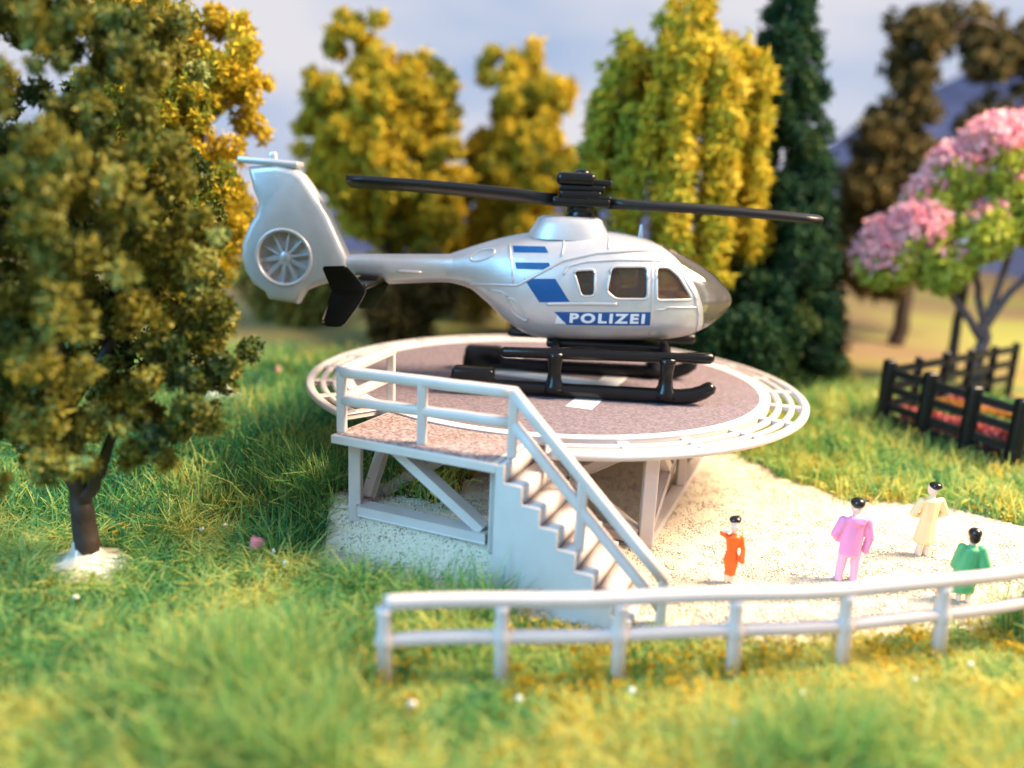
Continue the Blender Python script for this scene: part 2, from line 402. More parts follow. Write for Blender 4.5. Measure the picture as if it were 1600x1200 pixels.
# ------------------------------------------------------------------ helipad
pad = tag(empty('helipad', (PC[0], PC[1], 0.0)), 'round raised helipad with white edge line, grey plastic frame, side platform and stairs', 'helipad')
def rel(p): return (p[0] - PC[0], p[1] - PC[1], p[2])
def P(u, v, z): return rel(uv(u, v, z))
def ring_pts(r, z, a0=0, a1=360, n=120):
    a = np.radians(np.linspace(a0, a1, n, endpoint=abs(a1 - a0) < 359.9)); return [(r * math.cos(t), r * math.sin(t), z) for t in a]
def disc(name, r0, r1, z0, z1, m, parent, n=160):
    a = np.linspace(0, 2 * np.pi, n, endpoint=False); c, s = np.cos(a), np.sin(a); V = []
    for rr, zz in ((r0, z1), (r1, z1), (r1, z0), (r0, z0)): V += [(rr * x, rr * y, zz) for x, y in zip(c, s)]
    Fc = []
    for k in range(4 if r0 > 0 else 3):
        kk = (k + 1) % 4
        if r0 == 0 and k == 2: continue
        for i in range(n): Fc.append((k * n + i, k * n + (i + 1) % n, kk * n + (i + 1) % n, kk * n + i))
    return mk(name, V, Fc, m, parent)
body = prism('deck', [(3.66 * math.cos(a), 3.66 * math.sin(a)) for a in np.linspace(0, 2 * np.pi, 160, endpoint=False)], HP - .12, HP - .008, M['plastic'], pad)
prism('paving', [(3.50 * math.cos(a), 3.50 * math.sin(a)) for a in np.linspace(0, 2 * np.pi, 160, endpoint=False)], HP - .0075, HP, M['deck'], pad)
disc('edge_line', 3.50, 3.665, HP - .0075, HP + .004, M['white_line'], pad)
# H marking laid across the pad
def Hm(name, x0, x1, y0, y1):
    c, s = math.cos(R(20)), math.sin(R(20)); ox, oy = -.2, -.1
    prism(name, [(ox + x * c + y * s * 1.0, oy - x * s + y * c) for x, y in ((x0, y0), (x1, y0), (x1, y1), (x0, y1))], HP + .0005, HP + .004, M['white_line'], pad)
Hm('letter_stroke', -1.33, -.92, -1.7, 1.7); Hm('letter_stroke', .92, 1.33, -1.7, 1.7); Hm('letter_stroke', -.919, .919, -.2, .25)
net = empty('safety_net'); net.parent = pad
A0, A1 = 267, 360 + 222
for r_, z_, w_ in ((3.80, HP - .075, .055), (4.00, HP - .07, .05), (4.21, HP - .065, .07)):
    v, f = tube(ring_pts(r_, z_, A0, A1, 150), w_, 8, sx=1.0, sz=.75, power=3)
    mk('ring', v, f, M['plastic'], net, True)
for k in range(22):
    a = R(A0 + (A1 - A0) * k / 21)
    rbar('spoke', (3.62 * math.cos(a), 3.62 * math.sin(a), HP - .08), (4.2 * math.cos(a), 4.2 * math.sin(a), HP - .075), .12, .07, M['plastic'], net)
# platform
pl = [(-2.36, 0.0), (-.004, 0.0), (-.004, 1.2), (0.2, 1.9), (-2.30, 1.75)]
prism('platform', [P(u, v, 0)[:2] for u, v in pl], HP - .15, HP - .035, M['plastic'], pad, bevel=.012)
pp = [(-2.31, .05), (-.09, .05), (-.05, 1.15), (.1, 1.7), (-2.25, 1.7)]
prism('platform_paving', [P(u, v, 0)[:2] for u, v in pp], HP - .034, HP - .022, M['deck2'], pad)
# frame under the platform
fz = .50; ft = HP - .15
def fb(name, a, b, w=.16, h=.16, m=None): rbar(name, P(*a), P(*b), w, h, m or M['plastic'], pad, round_=.12)
FV = .42
fb('frame_post', (-2.26, FV, fz - .1), (-2.26, FV, ft), .17, .2); fb('frame_post', (-.16, FV, fz - .1), (-.16, FV, ft), .17, .2)
fb('frame_beam', (-2.174, FV, fz + .08), (-.246, FV, fz + .08), .2, .15); fb('frame_beam', (-2.174, FV, ft - .045), (-.246, FV, ft - .045), .2, .09)
fb('frame_brace', (-1.62, FV, ft - .07), (-.32, FV, fz + .17), .17, .13)
fb('frame_post', (-2.26, 2.3, fz - .1), (-2.26, 2.3, ft), .17, .17); fb('frame_beam', (-2.26, FV + .11, fz + .08), (-2.26, 2.21, fz + .08), .17, .14)
fb('frame_brace', (-2.20, FV + .2, fz + .17), (-2.26, 1.35, ft - .05), .12, .15); fb('frame_brace', (-2.26, 1.42, ft - .05), (-2.26, 2.2, fz + .17), .12, .15)
fb('frame_brace', (-2.2, 1.0, fz + .12), (-1.2, 2.2, ft - .3), .12, .14)
# legs under the pad
LG = [(1.39, 2.25), (-3.3, 2.5), (1.39, 7.1), (-3.3, 7.1)]
for u, v in LG:
    g = float(gz(*uv(u, v)[:2])); fb('support_leg', (u, v, g - .15), (u, v, HP - .12), .2, .2)
def side(a, b, zb):
    (u0, v0), (u1, v1) = a, b; d = np.array([u1 - u0, v1 - v0]); d = d / np.linalg.norm(d) * .11
    um, vm = (u0 + u1) / 2, (v0 + v1) / 2; zt = HP - .19
    fb('frame_beam', (u0 + d[0], v0 + d[1], zb + .1), (u1 - d[0], v1 - d[1], zb + .1), .15, .13)
    fb('frame_post', (um, vm, zb + .17), (um, vm, HP - .125), .15, .15)
    for (p, q, s) in ((u0, v0, 1), (u1, v1, -1)):
        um2, vm2 = (p + um) / 2, (q + vm) / 2
        fb('frame_brace', (p + d[0] * s, q + d[1] * s, zt), (um2, vm2, zb + .82), .12, .13)
        fb('frame_brace', (um2, vm2, zb + .80), (p + d[0] * s, q + d[1] * s, zb + .18), .12, .13)
        fb('frame_brace', (um - d[0] * s * .8, vm - d[1] * s * .8, zt), (um2 + d[0] * s * .5, vm2 + d[1] * s * .5, zb + .81), .12, .13)
side(LG[0], LG[2], .02); side(LG[1], LG[0], .06); side(LG[2], LG[3], .35); side(LG[1], LG[3], .5)
# stairs
st = empty('staircase'); st.parent = pad
NS, RUN, TOPZ = 8, .238, HP - .03
rise = .232
def saw(inset=0.0):
    pts = [(0.0, -.12), (0.0, TOPZ - .02)]; u = .10
    for k in range(NS):
        z = TOPZ - k * rise - inset
        pts += [(u, z), (u + .004, z - rise + .006 if k < NS - 1 else -.12)]
        if k < NS - 1: u += RUN
    return pts
def slab_uv(name, pts, v0, v1, m, parent):
    V = [P(u, v0, z) for u, z in pts] + [P(u, v1, z) for u, z in pts]; n = len(pts)
    Fc = [tuple(range(n)), tuple(range(2 * n - 1, n - 1, -1))] + [(i, i + n, (i + 1) % n + n, (i + 1) % n) for i in range(n)]
    return mk(name, V, Fc, m, parent)
slab_uv('side_wall', saw(), 0.0, .07, M['wall_plastic'], st)
slab_uv('side_wall', saw(), 1.05, 1.10, M['plastic'], st)
for k in range(NS):
    u0 = .10 + (k - 1) * RUN if k else .004; u1 = .10 + k * RUN
    z = TOPZ - k * rise - .012
    bm = bmesh.new(); bmesh.ops.create_cube(bm, size=1)
    for v in bm.verts:
        v.co = Vector(P(u0 + (u1 - u0) * (v.co.x + .5), .0705 + .979 * (v.co.y + .5), z - (rise + .06) * (.5 - v.co.z)))
    bmesh.ops.bevel(bm, geom=list(bm.edges), offset=.018, segments=2, affect='EDGES')
    me = bpy.data.meshes.new('step'); bm.to_mesh(me); bm.free(); link('step', me, M['plastic'], st, True)
# railings
def railing(name, pts, label=None, post_at=None, hgt=.82, mid=.44, w=.13):
    r = empty(name); r.parent = pad
    for h, ww in ((hgt, w), (mid, w * .92)):
        q = [Vector(rel((a[0], a[1], a[2] + h))) for a in pts]; e = .03 if h == hgt else -.02
        q[0] = q[0] - (q[1] - q[0]).normalized() * e; q[-1] = q[-1] + (q[-1] - q[-2]).normalized() * e
        qq = np.array([tuple(a.lerp(b, t / 6)) for a, b in zip(q[:-1], q[1:]) for t in range(6)] + [tuple(q[-1])])
        qq[1:-1] += rng.normal(0, .003, (len(qq) - 2, 3))
        v, f = tube(qq, ww * .56, 12, power=3.2); mk('rail', v, f, M['plastic'], r, True)
    for (x, y, z, top) in post_at:
        rbar('post', rel((x, y, z)), rel((x, y, z + top)), w * .95, w * 1.05, M['plastic'], r, round_=.22)
    return r
Lp = uv(-2.30, .16, HP - .03); Mp = uv(-1.15, .25, HP - .03); Cp = uv(.06, .33, HP - .03); Fp = uv(2.06, .30, -.24); Bp = (-1.78, 11.4, HP)
railing('platform_railing', [Lp, Mp, Cp], post_at=[(*Lp, .83), (*Mp, .83), (*Cp, .83)])
railing('side_railing', [Lp[:2] + (HP - .02,), Bp], post_at=[(*Bp, .83)])
sm = uv(1.0, .315, 0)
railing('stair_railing', [Cp, Fp], post_at=[(sm[0], sm[1], .70, .90), (Fp[0], Fp[1], -.12, .72)])

# ------------------------------------------------------------------ front fence
fn = [(-1.15, 7.06), (0.0, 7.22), (1.195, 7.36), (2.42, 7.54), (3.65, 7.76), (4.83, 8.05), (6.12, 8.50), (7.3, 9.1)]
fence = tag(empty('guard_fence', (2.4, 7.5, 0)), 'low curved pale plastic fence with two rails in front of the sand', 'fence')
def fr(p): return (p[0] - 2.4, p[1] - 7.5, p[2])
fpts = np.array(fn); tt = np.arange(len(fpts)); ti = np.linspace(0, len(fpts) - 1, 60)
def catmull(P_, t):
    i = np.clip(np.floor(t).astype(int), 0, len(P_) - 2); f = (t - i)[:, None]
    p = lambda k: P_[np.clip(k, 0, len(P_) - 1)]
    a, b, c, d = p(i - 1), p(i), p(i + 1), p(i + 2)
    return .5 * (2 * b + (c - a) * f + (2 * a - 5 * b + 4 * c - d) * f ** 2 + (3 * b - a - 3 * c + d) * f ** 3)
fc = catmull(fpts, ti)
for nm, h, rr in (('top_rail', .94, .075), ('lower_rail', .53, .068)):
    v, f = tube([fr((x, y, h + .012 * math.sin(k * .35))) for k, (x, y) in enumerate(fc)], rr, 14, sx=.9, sz=1.0, power=2.8); mk(nm, v, f, M['fence_plastic'], fence, True)
for k, (x, y) in enumerate(fn):
    v, f = tube([fr((x + (.02 + .013 * x) * (1 - z / .9), y, z)) for z in (-.12, .40, .47, .53, .59, .66, .82, .885)], [.072, .072, .082, .10, .082, .070, .070, .084], 12, sx=1.0, sz=.9, power=3.0)
    mk('post', v, f, M['fence_plastic'], fence, True)

# ------------------------------------------------------------------ helicopter
heli = tag(empty('police_helicopter', (1.0, 13.2, HP + .004), R(-3)), 'silver toy police helicopter with blue stripes parked on the round helipad', 'helicopter')
def pchip(xp, yp):
    xp, yp = np.array(xp, float), np.array(yp, float); h = np.diff(xp); d = np.diff(yp) / h
    m_ = np.zeros(len(xp)); m_[0], m_[-1] = d[0], d[-1]
    for k in range(1, len(xp) - 1):
        if d[k - 1] * d[k] > 0: m_[k] = 2 * d[k - 1] * d[k] / (d[k - 1] + d[k])
    def f(x):
        x = np.clip(np.asarray(x, float), xp[0], xp[-1]); i = np.clip(np.searchsorted(xp, x) - 1, 0, len(h) - 1); t = (x - xp[i]) / h[i]
        return (2 * t ** 3 - 3 * t ** 2 + 1) * yp[i] + (t ** 3 - 2 * t ** 2 + t) * h[i] * m_[i] + (-2 * t ** 3 + 3 * t ** 2) * yp[i + 1] + (t ** 3 - t ** 2) * h[i] * m_[i + 1]
    return f
ftop = pchip([-2.2, -1.73, -1.21, -.8, -.2, .4, .97, 1.39, 1.82, 2.15, 2.40, 2.51, 2.54], [2.08, 2.26, 2.43, 2.52, 2.58, 2.60, 2.53, 2.40, 2.21, 2.02, 1.80, 1.66, 1.58])
fbot = pchip([-2.2, -1.80, -1.49, -1.16, -.82, -.5, .47, 1.42, 1.73, 2.14, 2.40, 2.51, 2.54], [1.66, 1.58, 1.37, 1.09, .89, .81, .84, .90, .95, 1.12, 1.33, 1.48, 1.56])
fwid = pchip([-2.2, -1.7, -1.2, -.8, -.2, .5, 1.0, 1.5, 1.9, 2.2, 2.42, 2.51, 2.54], [.20, .37, .58, .71, .80, .82, .80, .71, .56, .38, .19, .08, .02])
NU, NL = 2.15, 2.7
def fzm(x): return fbot(x) + .44 * (ftop(x) - fbot(x))
def ysurf(x, z):
    t, b, wv_, m_ = ftop(x), fbot(x), fwid(x), fzm(x)
    h = np.where(z >= m_, t - m_, m_ - b); n = np.where(z >= m_, NU, NL)
    k = np.clip(np.abs(z - m_) / h, 0, .999)
    return wv_ * (1 - k ** n) ** (1 / n)
def fus_loft(inset):
    X = np.concatenate([np.linspace(-2.2 + inset, 2.2, 60), np.linspace(2.23, 2.54 - inset, 14)]); n = 56; V = []
    for x in X:
        t, b, wv_, m_ = float(ftop(x)) - inset, float(fbot(x)) + inset, max(float(fwid(x)) - inset, .006), float(fzm(x))
        t = max(t, m_ + .006); b = min(b, m_ - .006)
        for k in range(n):
            a = 2 * math.pi * k / n; c, s = math.cos(a), math.sin(a); e = NU if s >= 0 else NL
            V.append((x, wv_ * math.copysign(abs(c) ** (2 / e), c), m_ + (t - m_ if s >= 0 else m_ - b) * math.copysign(abs(s) ** (2 / e), s)))
    Fc = []; N = len(X)
    for i in range(N - 1):
        for k in range(n): Fc.append((i * n + k, i * n + (k + 1) % n, (i + 1) * n + (k + 1) % n, (i + 1) * n + k))
    Fc.append(tuple(range(n - 1, -1, -1))); Fc.append(tuple((N - 1) * n + k for k in range(n)))
    return V, Fc
def shell(name, thick):
    v0, f0 = fus_loft(0); v1, f1 = fus_loft(thick)
    me = bpy.data.meshes.new(name); b = len(v0)
    me.from_pydata(v0 + v1, [], f0 + [tuple(i + b for i in f[::-1]) for f in f1]); me.update()
    return link(name, me, None, None)
def round_poly(pts, r=.06, n=4):
    out_ = []; N = len(pts)
    for i in range(N):
        p0, p1, p2 = Vector(pts[i - 1]), Vector(pts[i]), Vector(pts[(i + 1) % N])
        a = (p0 - p1); b = (p2 - p1); ra = min(r, a.length * .45); rb_ = min(r, b.length * .45)
        s = p1 + a.normalized() * ra; e = p1 + b.normalized() * rb_
        for k in range(n + 1):
            t = k / n; out_.append(tuple((1 - t) ** 2 * s + 2 * t * (1 - t) * p1 + t * t * e))
    return out_
WIN = [round_poly([(-.07, 1.99), (.24, 2.02), (.26, 1.64), (.06, 1.62)], .07),
       round_poly([(.51, 2.07), (1.04, 2.09), (1.07, 1.63), (.60, 1.61), (.46, 1.71)], .07),
       round_poly([(1.21, 2.09), (1.40, 2.09), (1.56, 1.97), (1.79, 1.64), (1.24, 1.62)], .06)]
fus = shell('fuselage', .075)
cut = [prism('c%d' % k, wpoly, -2, 2, None, None, 'y') for k, wpoly in enumerate(WIN)]
WS = [(1.10, 2.9), (1.10, 2.50), (1.30, 2.405), (1.50, 2.26), (1.70, 2.03), (1.88, 1.76), (1.985, 1.52), (2.03, 1.26), (2.04, .95), (2.9, .7), (2.9, 2.9)]
front = prism('c_front', WS, -2, 2, None, None, 'y')
boolean(fus, cut + [front])
fus.data.materials.clear(); fus.data.materials.append(M['silver']); fus.parent = heli; smooth_by_angle(fus, 38)
wsn = shell('windscreen', .04); boolean(wsn, [front], 'INTERSECT'); wsn.data.materials.clear(); wsn.data.materials.append(M['screen']); wsn.parent = heli; smooth_by_angle(wsn, 40)
drop(*cut, front)

def dens(poly, step=.05):
    o = []
    for a, b in zip(poly, poly[1:] + poly[:1]):
        n = max(1, int(math.dist(a, b) / step))
        o += [(a[0] + (b[0] - a[0]) * k / n, a[1] + (b[1] - a[1]) * k / n) for k in range(n)]
    return o
def patch(name, poly, off, m, side=-1, parent=None, rings=5):
    """a skin laid on the fuselage side, following its curve"""
    pts = np.array(dens(list(poly))); c = pts.mean(0); V = [tuple(c)]; n = len(pts)
    for k in range(1, rings + 1): V += [tuple(c + (p - c) * k / rings) for p in pts]
    V3 = [(x, side * (float(ysurf(x, z)) + off), z) for x, z in V]
    Fc = [(0, 1 + i, 1 + (i + 1) % n) for i in range(n)]
    for k in range(rings - 1):
        b = 1 + k * n
        Fc += [(b + i, b + n + i, b + n + (i + 1) % n, b + (i + 1) % n) for i in range(n)]
    return mk(name, V3, Fc, m, parent or heli, True)
def ridge(name, line, r, m=None, closed=False, off=0.0, side=-1, parent=None):
    pts = dens(line if closed else line, .05)
    if not closed:
        pts = []
        for a, b in zip(line[:-1], line[1:]):
            n = max(1, int(math.dist(a, b) / .05)); pts += [(a[0] + (b[0] - a[0]) * k / n, a[1] + (b[1] - a[1]) * k / n) for k in range(n)]
        pts.append(line[-1])
    v, f = tube([(x, side * (float(ysurf(x, z)) + off), z) for x, z in pts], r, 7, closed=closed)
    return mk(name, v, f, m or M['silver'], parent or heli, True)
for s in (-1, 1):
    for wpoly in WIN:
        c = np.mean(wpoly, 0); big = [tuple(c + (np.array(p) - c) * 1.06) for p in wpoly]
        pn = patch('window', big, -.055, M['pane'], s)
        ridge('window_frame', [tuple(c + (np.array(p) - c) * 1.07) for p in wpoly], .022, closed=True, off=-.004, side=s, parent=pn)
    ridge('cabin_line', [(-1.75, 1.66), (-1.3, 1.70), (-.95, 1.72), (-.62, 1.92), (-.25, 2.14), (.25, 2.27), (.8, 2.33), (1.15, 2.35)], 0.027, off=-.003, side=s)
    ridge('cabin_line', [(-.24, 1.92), (-.16, 2.06), (.1, 2.14), (.6, 2.19), (1.2, 2.20), (1.45, 2.15), (1.62, 2.0), (1.84, 1.68), (1.93, 1.4), (1.95, 1.10)], 0.021, off=-.003, side=s)
    ridge('door_line', [(1.12, 2.17), (1.15, 1.85), (1.17, 1.5), (1.17, 1.05)], 0.013, off=-.002, side=s)
    ridge('door_rail', [(-.48, 1.46), (-.1, 1.49), (.3, 1.51), (.62, 1.52)], .030, off=0, side=s)
    ridge('door_line', [(1.24, 1.46), (1.36, 1.46), (1.40, 1.50), (1.90, 1.50)], 0.015, off=-.002, side=s)
    ridge('cowling_line', [(-1.12, 2.33), (-1.06, 2.05), (-1.02, 1.75)], 0.015, off=-.002, side=s)
    ridge('cowling_line', [(-.27, 2.50), (-.25, 2.36), (-.28, 2.20)], 0.015, off=-.002, side=s)
    ridge('cowling_line', [(.45, 2.52), (.44, 2.34)], 0.013, off=-.002, side=s)
    ov = [(-1.55 + .21 * math.cos(a) * math.cos(.4) - .09 * math.sin(a) * math.sin(.4), 2.14 + .21 * math.cos(a) * math.sin(.4) + .07 * math.sin(a) * math.cos(.4)) for a in np.linspace(0, 2 * math.pi, 24, endpoint=False)]
    ov = [(x, min(z, float(ftop(x)) - .06)) for x, z in ov]
    ridge('exhaust_rim', ov, .020, closed=True, off=0, side=s)
    ridge('air_scoop', round_poly([(-1.12, 1.50), (-1.00, 1.50), (-.74, 1.20), (-.80, 1.15), (-1.0, 1.26)], .06), .020, closed=True, off=0, side=s)
    ridge('cowling_line', [(-1.42, 1.60), (-1.2, 1.60), (-1.1, 1.52)], 0.018, off=-.002, side=s)
    def bl(nm, poly): return patch(nm, poly, .004, M['blue'], s, rings=6)
    bl('blue_stripe', [(-1.07, 2.315), (-.55, 2.335), (-.49, 2.245), (-1.04, 2.22)])
    bl('blue_stripe', [(-1.01, 2.07), (-.47, 2.095), (-.43, 1.995), (-.98, 1.97)])
    bl('blue_stripe', [(-.85, 1.83), (-.36, 1.86), (-.11, 1.51), (-.59, 1.48)])
    band = bl('blue_band', [(-.35, 1.345), (.3, 1.375), (.8, 1.40), (1.15, 1.415), (1.16, 1.20), (.8, 1.18), (.3, 1.16), (-.14, 1.14)])
    patch('worn_patch', [(-.30, 1.30), (-.24, 1.24), (-.20, 1.20), (-.15, 1.165), (-.33, 1.15)], .008, M['white_print'], s, band, 3)
    # lettering
    cu = bpy.data.curves.new('t', 'FONT'); cu.body = 'POLIZEI'; cu.size = 1; cu.space_character = 1.28; cu.offset = .045; cu.resolution_u = 4
    to = bpy.data.objects.new('t', cu); col.objects.link(to); tm = evaluated(to)
    bpy.data.objects.remove(to, do_unlink=True)
    co = np.array([v.co[:] for v in tm.vertices]); lo, hi = co.min(0), co.max(0)
    bm = bmesh.new(); bm.from_mesh(tm); bmesh.ops.triangulate(bm, faces=bm.faces); bmesh.ops.subdivide_edges(bm, edges=[e for e in bm.edges if e.calc_length() > .25], cuts=1)
    bmesh.ops.triangulate(bm, faces=bm.faces)
    for v in bm.verts:
        fx = (v.co.x - lo[0]) / (hi[0] - lo[0]); fy = (v.co.y - lo[1]) / (hi[1] - lo[1])
        if s > 0: fx = 1 - fx
        x = -.10 + 1.17 * fx; z = 1.178 + .045 * (x + .1) / 1.17 + .165 * fy
        v.co = (x, s * (float(ysurf(x, z)) + .012), z)
    tm2 = bpy.data.meshes.new('lettering'); bm.to_mesh(tm2); bm.free(); link('lettering', tm2, M['white_print'], band)
# cabin inside
prism('cabin_floor', [(-.4, -.5), (1.7, -.42), (1.95, 0), (1.7, .42), (-.4, .5)], 1.30, 1.36, M['cabin'], heli)
for x in (.15, .78, 1.36):
    for y in (-.3, .3):
        sd = rbox('seat', (x, y, 1.46), (.34, .36, .18), M['cabin'], heli, .05); rbox('seat_back', (x - .15, y, 1.72), (.11, .36, .5), M['cabin'], sd, .05, rot=Matrix.Rotation(R(-12), 3, 'Y') if False else None)
rbox('instrument_panel', (1.72, 0, 1.52), (.2, .6, .26), M['cabin'], heli, .05)
# mast pedestal
v, f = [], []
for k, (z, x0, x1, hw) in enumerate(((2.44, -.86, .50, .46), (2.56, -.82, .47, .44), (2.68, -.74, .39, .40), (2.76, -.70, .35, .37), (2.80, -.62, .28, .31), (2.805, -.3, .0, .1))):
    n = 32
    for i in range(n):
        a = 2 * math.pi * i / n; c, s_ = math.cos(a), math.sin(a); e = 2.6
        v.append(((x0 + x1) / 2 + (x1 - x0) / 2 * math.copysign(abs(c) ** (2 / e), c), hw * math.copysign(abs(s_) ** (2 / e), s_), z))
    if k: f += [((k - 1) * n + i, (k - 1) * n + (i + 1) % n, k * n + (i + 1) % n, k * n + i) for i in range(n)]
f.append(tuple(5 * 32 + i for i in range(32)))
mk('mast_fairing', v, f, M['silver'], heli, True)
rbox('antenna', (.98, 0, 2.60), (.10, .06, .26), M['silver'], heli, .02, taper=.5)
# rotor
def lathe(name, prof, c, m, parent, n=28):
    V = [(c[0] + r * math.cos(2 * math.pi * i / n), c[1] + r * math.sin(2 * math.pi * i / n), z) for r, z in prof for i in range(n)]
    Fc = [(k * n + i, k * n + (i + 1) % n, (k + 1) * n + (i + 1) % n, (k + 1) * n + i) for k in range(len(prof) - 1) for i in range(n)]
    Fc += [tuple(range(n - 1, -1, -1)), tuple((len(prof) - 1) * n + i for i in range(n))]
    return mk(name, V, Fc, m, parent, True)
rot = empty('rotor', (0, 0, 0)); rot.parent = heli
lathe('mast', [(.26, 2.79), (.22, 2.84), (.21, 2.95), (.30, 2.97)], (-.02, 0), M['black'], rot)
rbox('hub', (-.02, 0, 3.03), (.92, .62, .15), M['black'], rot, .05)
rbox('hub_collar', (-.04, -.02, 3.145), (.66, .56, .13), M['black'], rot, .04)
rbox('hub_collar', (.26, -.05, 3.10), (.36, .5, .07), M['black'], rot, .025)
rbox('hub_block', (-.02, 0, 3.245), (.72, .5, .10), M['black'], rot, .03)
rbox('hub_cap', (-.12, 0, 3.385), (.62, .56, .20), M['black'], rot, .08, 4)
rbox('hub_cap', (.28, .02, 3.335), (.34, .44, .10), M['black'], rot, .03)
lathe('hub_pin', [(.13, 3.44), (.13, 3.50), (.10, 3.535), (.05, 3.545)], (-.02, .05), M['black'], rot)
def blade(name, x0, z0, x1, z1, pitch):
    V = []; Fc = []; n = 10; K = 12
    sec = [(.5 * math.copysign(abs(math.cos(a)) ** .55, math.cos(a)), math.copysign(abs(math.sin(a)) ** .55, math.sin(a))) for a in np.linspace(0, 2 * math.pi, n, endpoint=False) + .3]
    for k in range(K + 1):
        t = k / K; x = x0 + (x1 - x0) * t; z = z0 + (z1 - z0) * t + .03 * math.sin(t * math.pi)
        ch = np.interp(t, [0, .06, .14, .97, 1.0], [.22, .24, .42, .42, .40]); th = np.interp(t, [0, .1, 1], [.09, .075, .07])
        for c, s_ in sec:
            yy = ch * c; zz = th * s_; V.append((x, yy * math.cos(pitch) - zz * math.sin(pitch), z + yy * math.sin(pitch) + zz * math.cos(pitch)))
        if k: Fc += [((k - 1) * n + i, (k - 1) * n + (i + 1) % n, k * n + (i + 1) % n, k * n + i) for i in range(n)]
    Fc += [tuple(range(n)), tuple(K * n + i for i in range(n))]
    mk(name, V, Fc, M['blade'], rot, True)
blade('blade', -.40, 3.05, -3.81, 3.20, R(-16)); blade('blade', .40, 3.03, 3.78, 2.92, R(6))
# tail boom
v, f = [], []; n = 20
for k, (x, t, b, hw) in enumerate(((-2.05, 2.11, 1.64, .24), (-2.25, 2.10, 1.64, .20), (-2.6, 2.085, 1.61, .19), (-3.12, 2.06, 1.565, .18), (-3.17, 2.06, 1.60, .18), (-3.22, 2.055, 1.68, .175), (-3.6, 2.04, 1.68, .165), (-4.05, 2.0, 1.66, .15))):
    for i in range(n):
        a = 2 * math.pi * i / n; c, s_ = math.cos(a), math.sin(a); e = 2.8
        v.append((x, hw * math.copysign(abs(c) ** (2 / e), c), (t + b) / 2 + (t - b) / 2 * math.copysign(abs(s_) ** (2 / e), s_)))
    if k: f += [((k - 1) * n + i, (k - 1) * n + (i + 1) % n, k * n + (i + 1) % n, k * n + i) for i in range(n)]
f += [tuple(range(n)), tuple(7 * n + i for i in range(n))]
bo = mk('tail_boom', v, f, M['silver'], heli); smooth_by_angle(bo, 50)
for s in (-1, 1):
    v, f = tube([(x, s * .185, 1.80) for x in (-2.98, -2.9, -2.75, -2.62, -2.55)], [.01, .03, .03, .03, .01], 8); mk('boom_bracket', v, f, M['silver'], heli, True)
# fin with ducted fan
FIN = [(-5.44, 3.36), (-5.36, 3.00), (-5.27, 2.78), (-5.33, 2.62), (-5.46, 2.42), (-5.57, 2.16), (-5.60, 1.92), (-5.55, 1.68), (-5.41, 1.46), (-5.22, 1.34), (-5.16, 1.22), (-4.66, 1.16), (-4.54, 1.38),
       (-4.30, 1.49), (-4.02, 1.57), (-3.84, 1.62), (-3.78, 1.78), (-3.80, 1.97), (-3.90, 2.18), (-4.10, 2.62), (-4.40, 3.10), (-4.53, 3.27), (-4.68, 3.37), (-4.95, 3.42)]
fin = prism('tail_fin', FIN, -.19, .19, None, None, 'y', bevel=.11, seg=4)
FC = (-4.86, 1.93)
def cyl(r, y0, y1, r2=None, n=48):
    V = [(FC[0] + rr * math.cos(2 * math.pi * i / n), y, FC[1] + rr * math.sin(2 * math.pi * i / n)) for y, rr in ((y0, r), (y1, r2 or r)) for i in range(n)]
    Fc = [(i, (i + 1) % n, n + (i + 1) % n, n + i) for i in range(n)] + [tuple(range(n)), tuple(range(2 * n - 1, n - 1, -1))]
    return mk('c', V, Fc)
c1 = cyl(.47, -.4, -.025, .41); c2 = cyl(.41, .025, .4, .47); boolean(fin, [c1, c2]); drop(c1, c2)
fin.data.materials.clear(); fin.data.materials.append(M['silver']); fin.parent = heli; smooth_by_angle(fin, 42)
rbox('fin_cap', (-5.10, 0, 3.45), (1.02, .34, .11), M['silver'], heli, .04, rot=Matrix.Rotation(R(3), 3, 'Y'))
rbox('fin_light', (-5.06, 0, 3.54), (.14, .12, .16), M['silver'], heli, .04)
for s in (-1, 1):
    fan = lathe('tail_fan', [(.14, 0), (.13, .05), (.08, .09), (.02, .10)], (0, 0), M['silver'], heli, 20)
    fan.data.transform(Matrix.Translation((FC[0], s * .024, FC[1])) @ Matrix.Rotation(R(90 if s < 0 else -90), 4, 'X'))
    for k in range(10):
        a = 2 * math.pi * k / 10 + .15
        p0 = (FC[0] + .10 * math.cos(a), s * .065, FC[1] + .10 * math.sin(a)); p1 = (FC[0] + .42 * math.cos(a), s * .06, FC[1] + .42 * math.sin(a))
        rbar('fan_blade', p0, p1, .045, .075, M['silver'], fan, up=(0, 1, 0))
    rim = [(FC[0] + .455 * math.cos(a), s * .175, FC[1] + .455 * math.sin(a)) for a in np.linspace(0, 2 * math.pi, 40, endpoint=False)]
    v, f = tube(rim, .035, 8, closed=True, up=(0, 1, 0)); mk('fan_rim', v, f, M['silver'], heli, True)
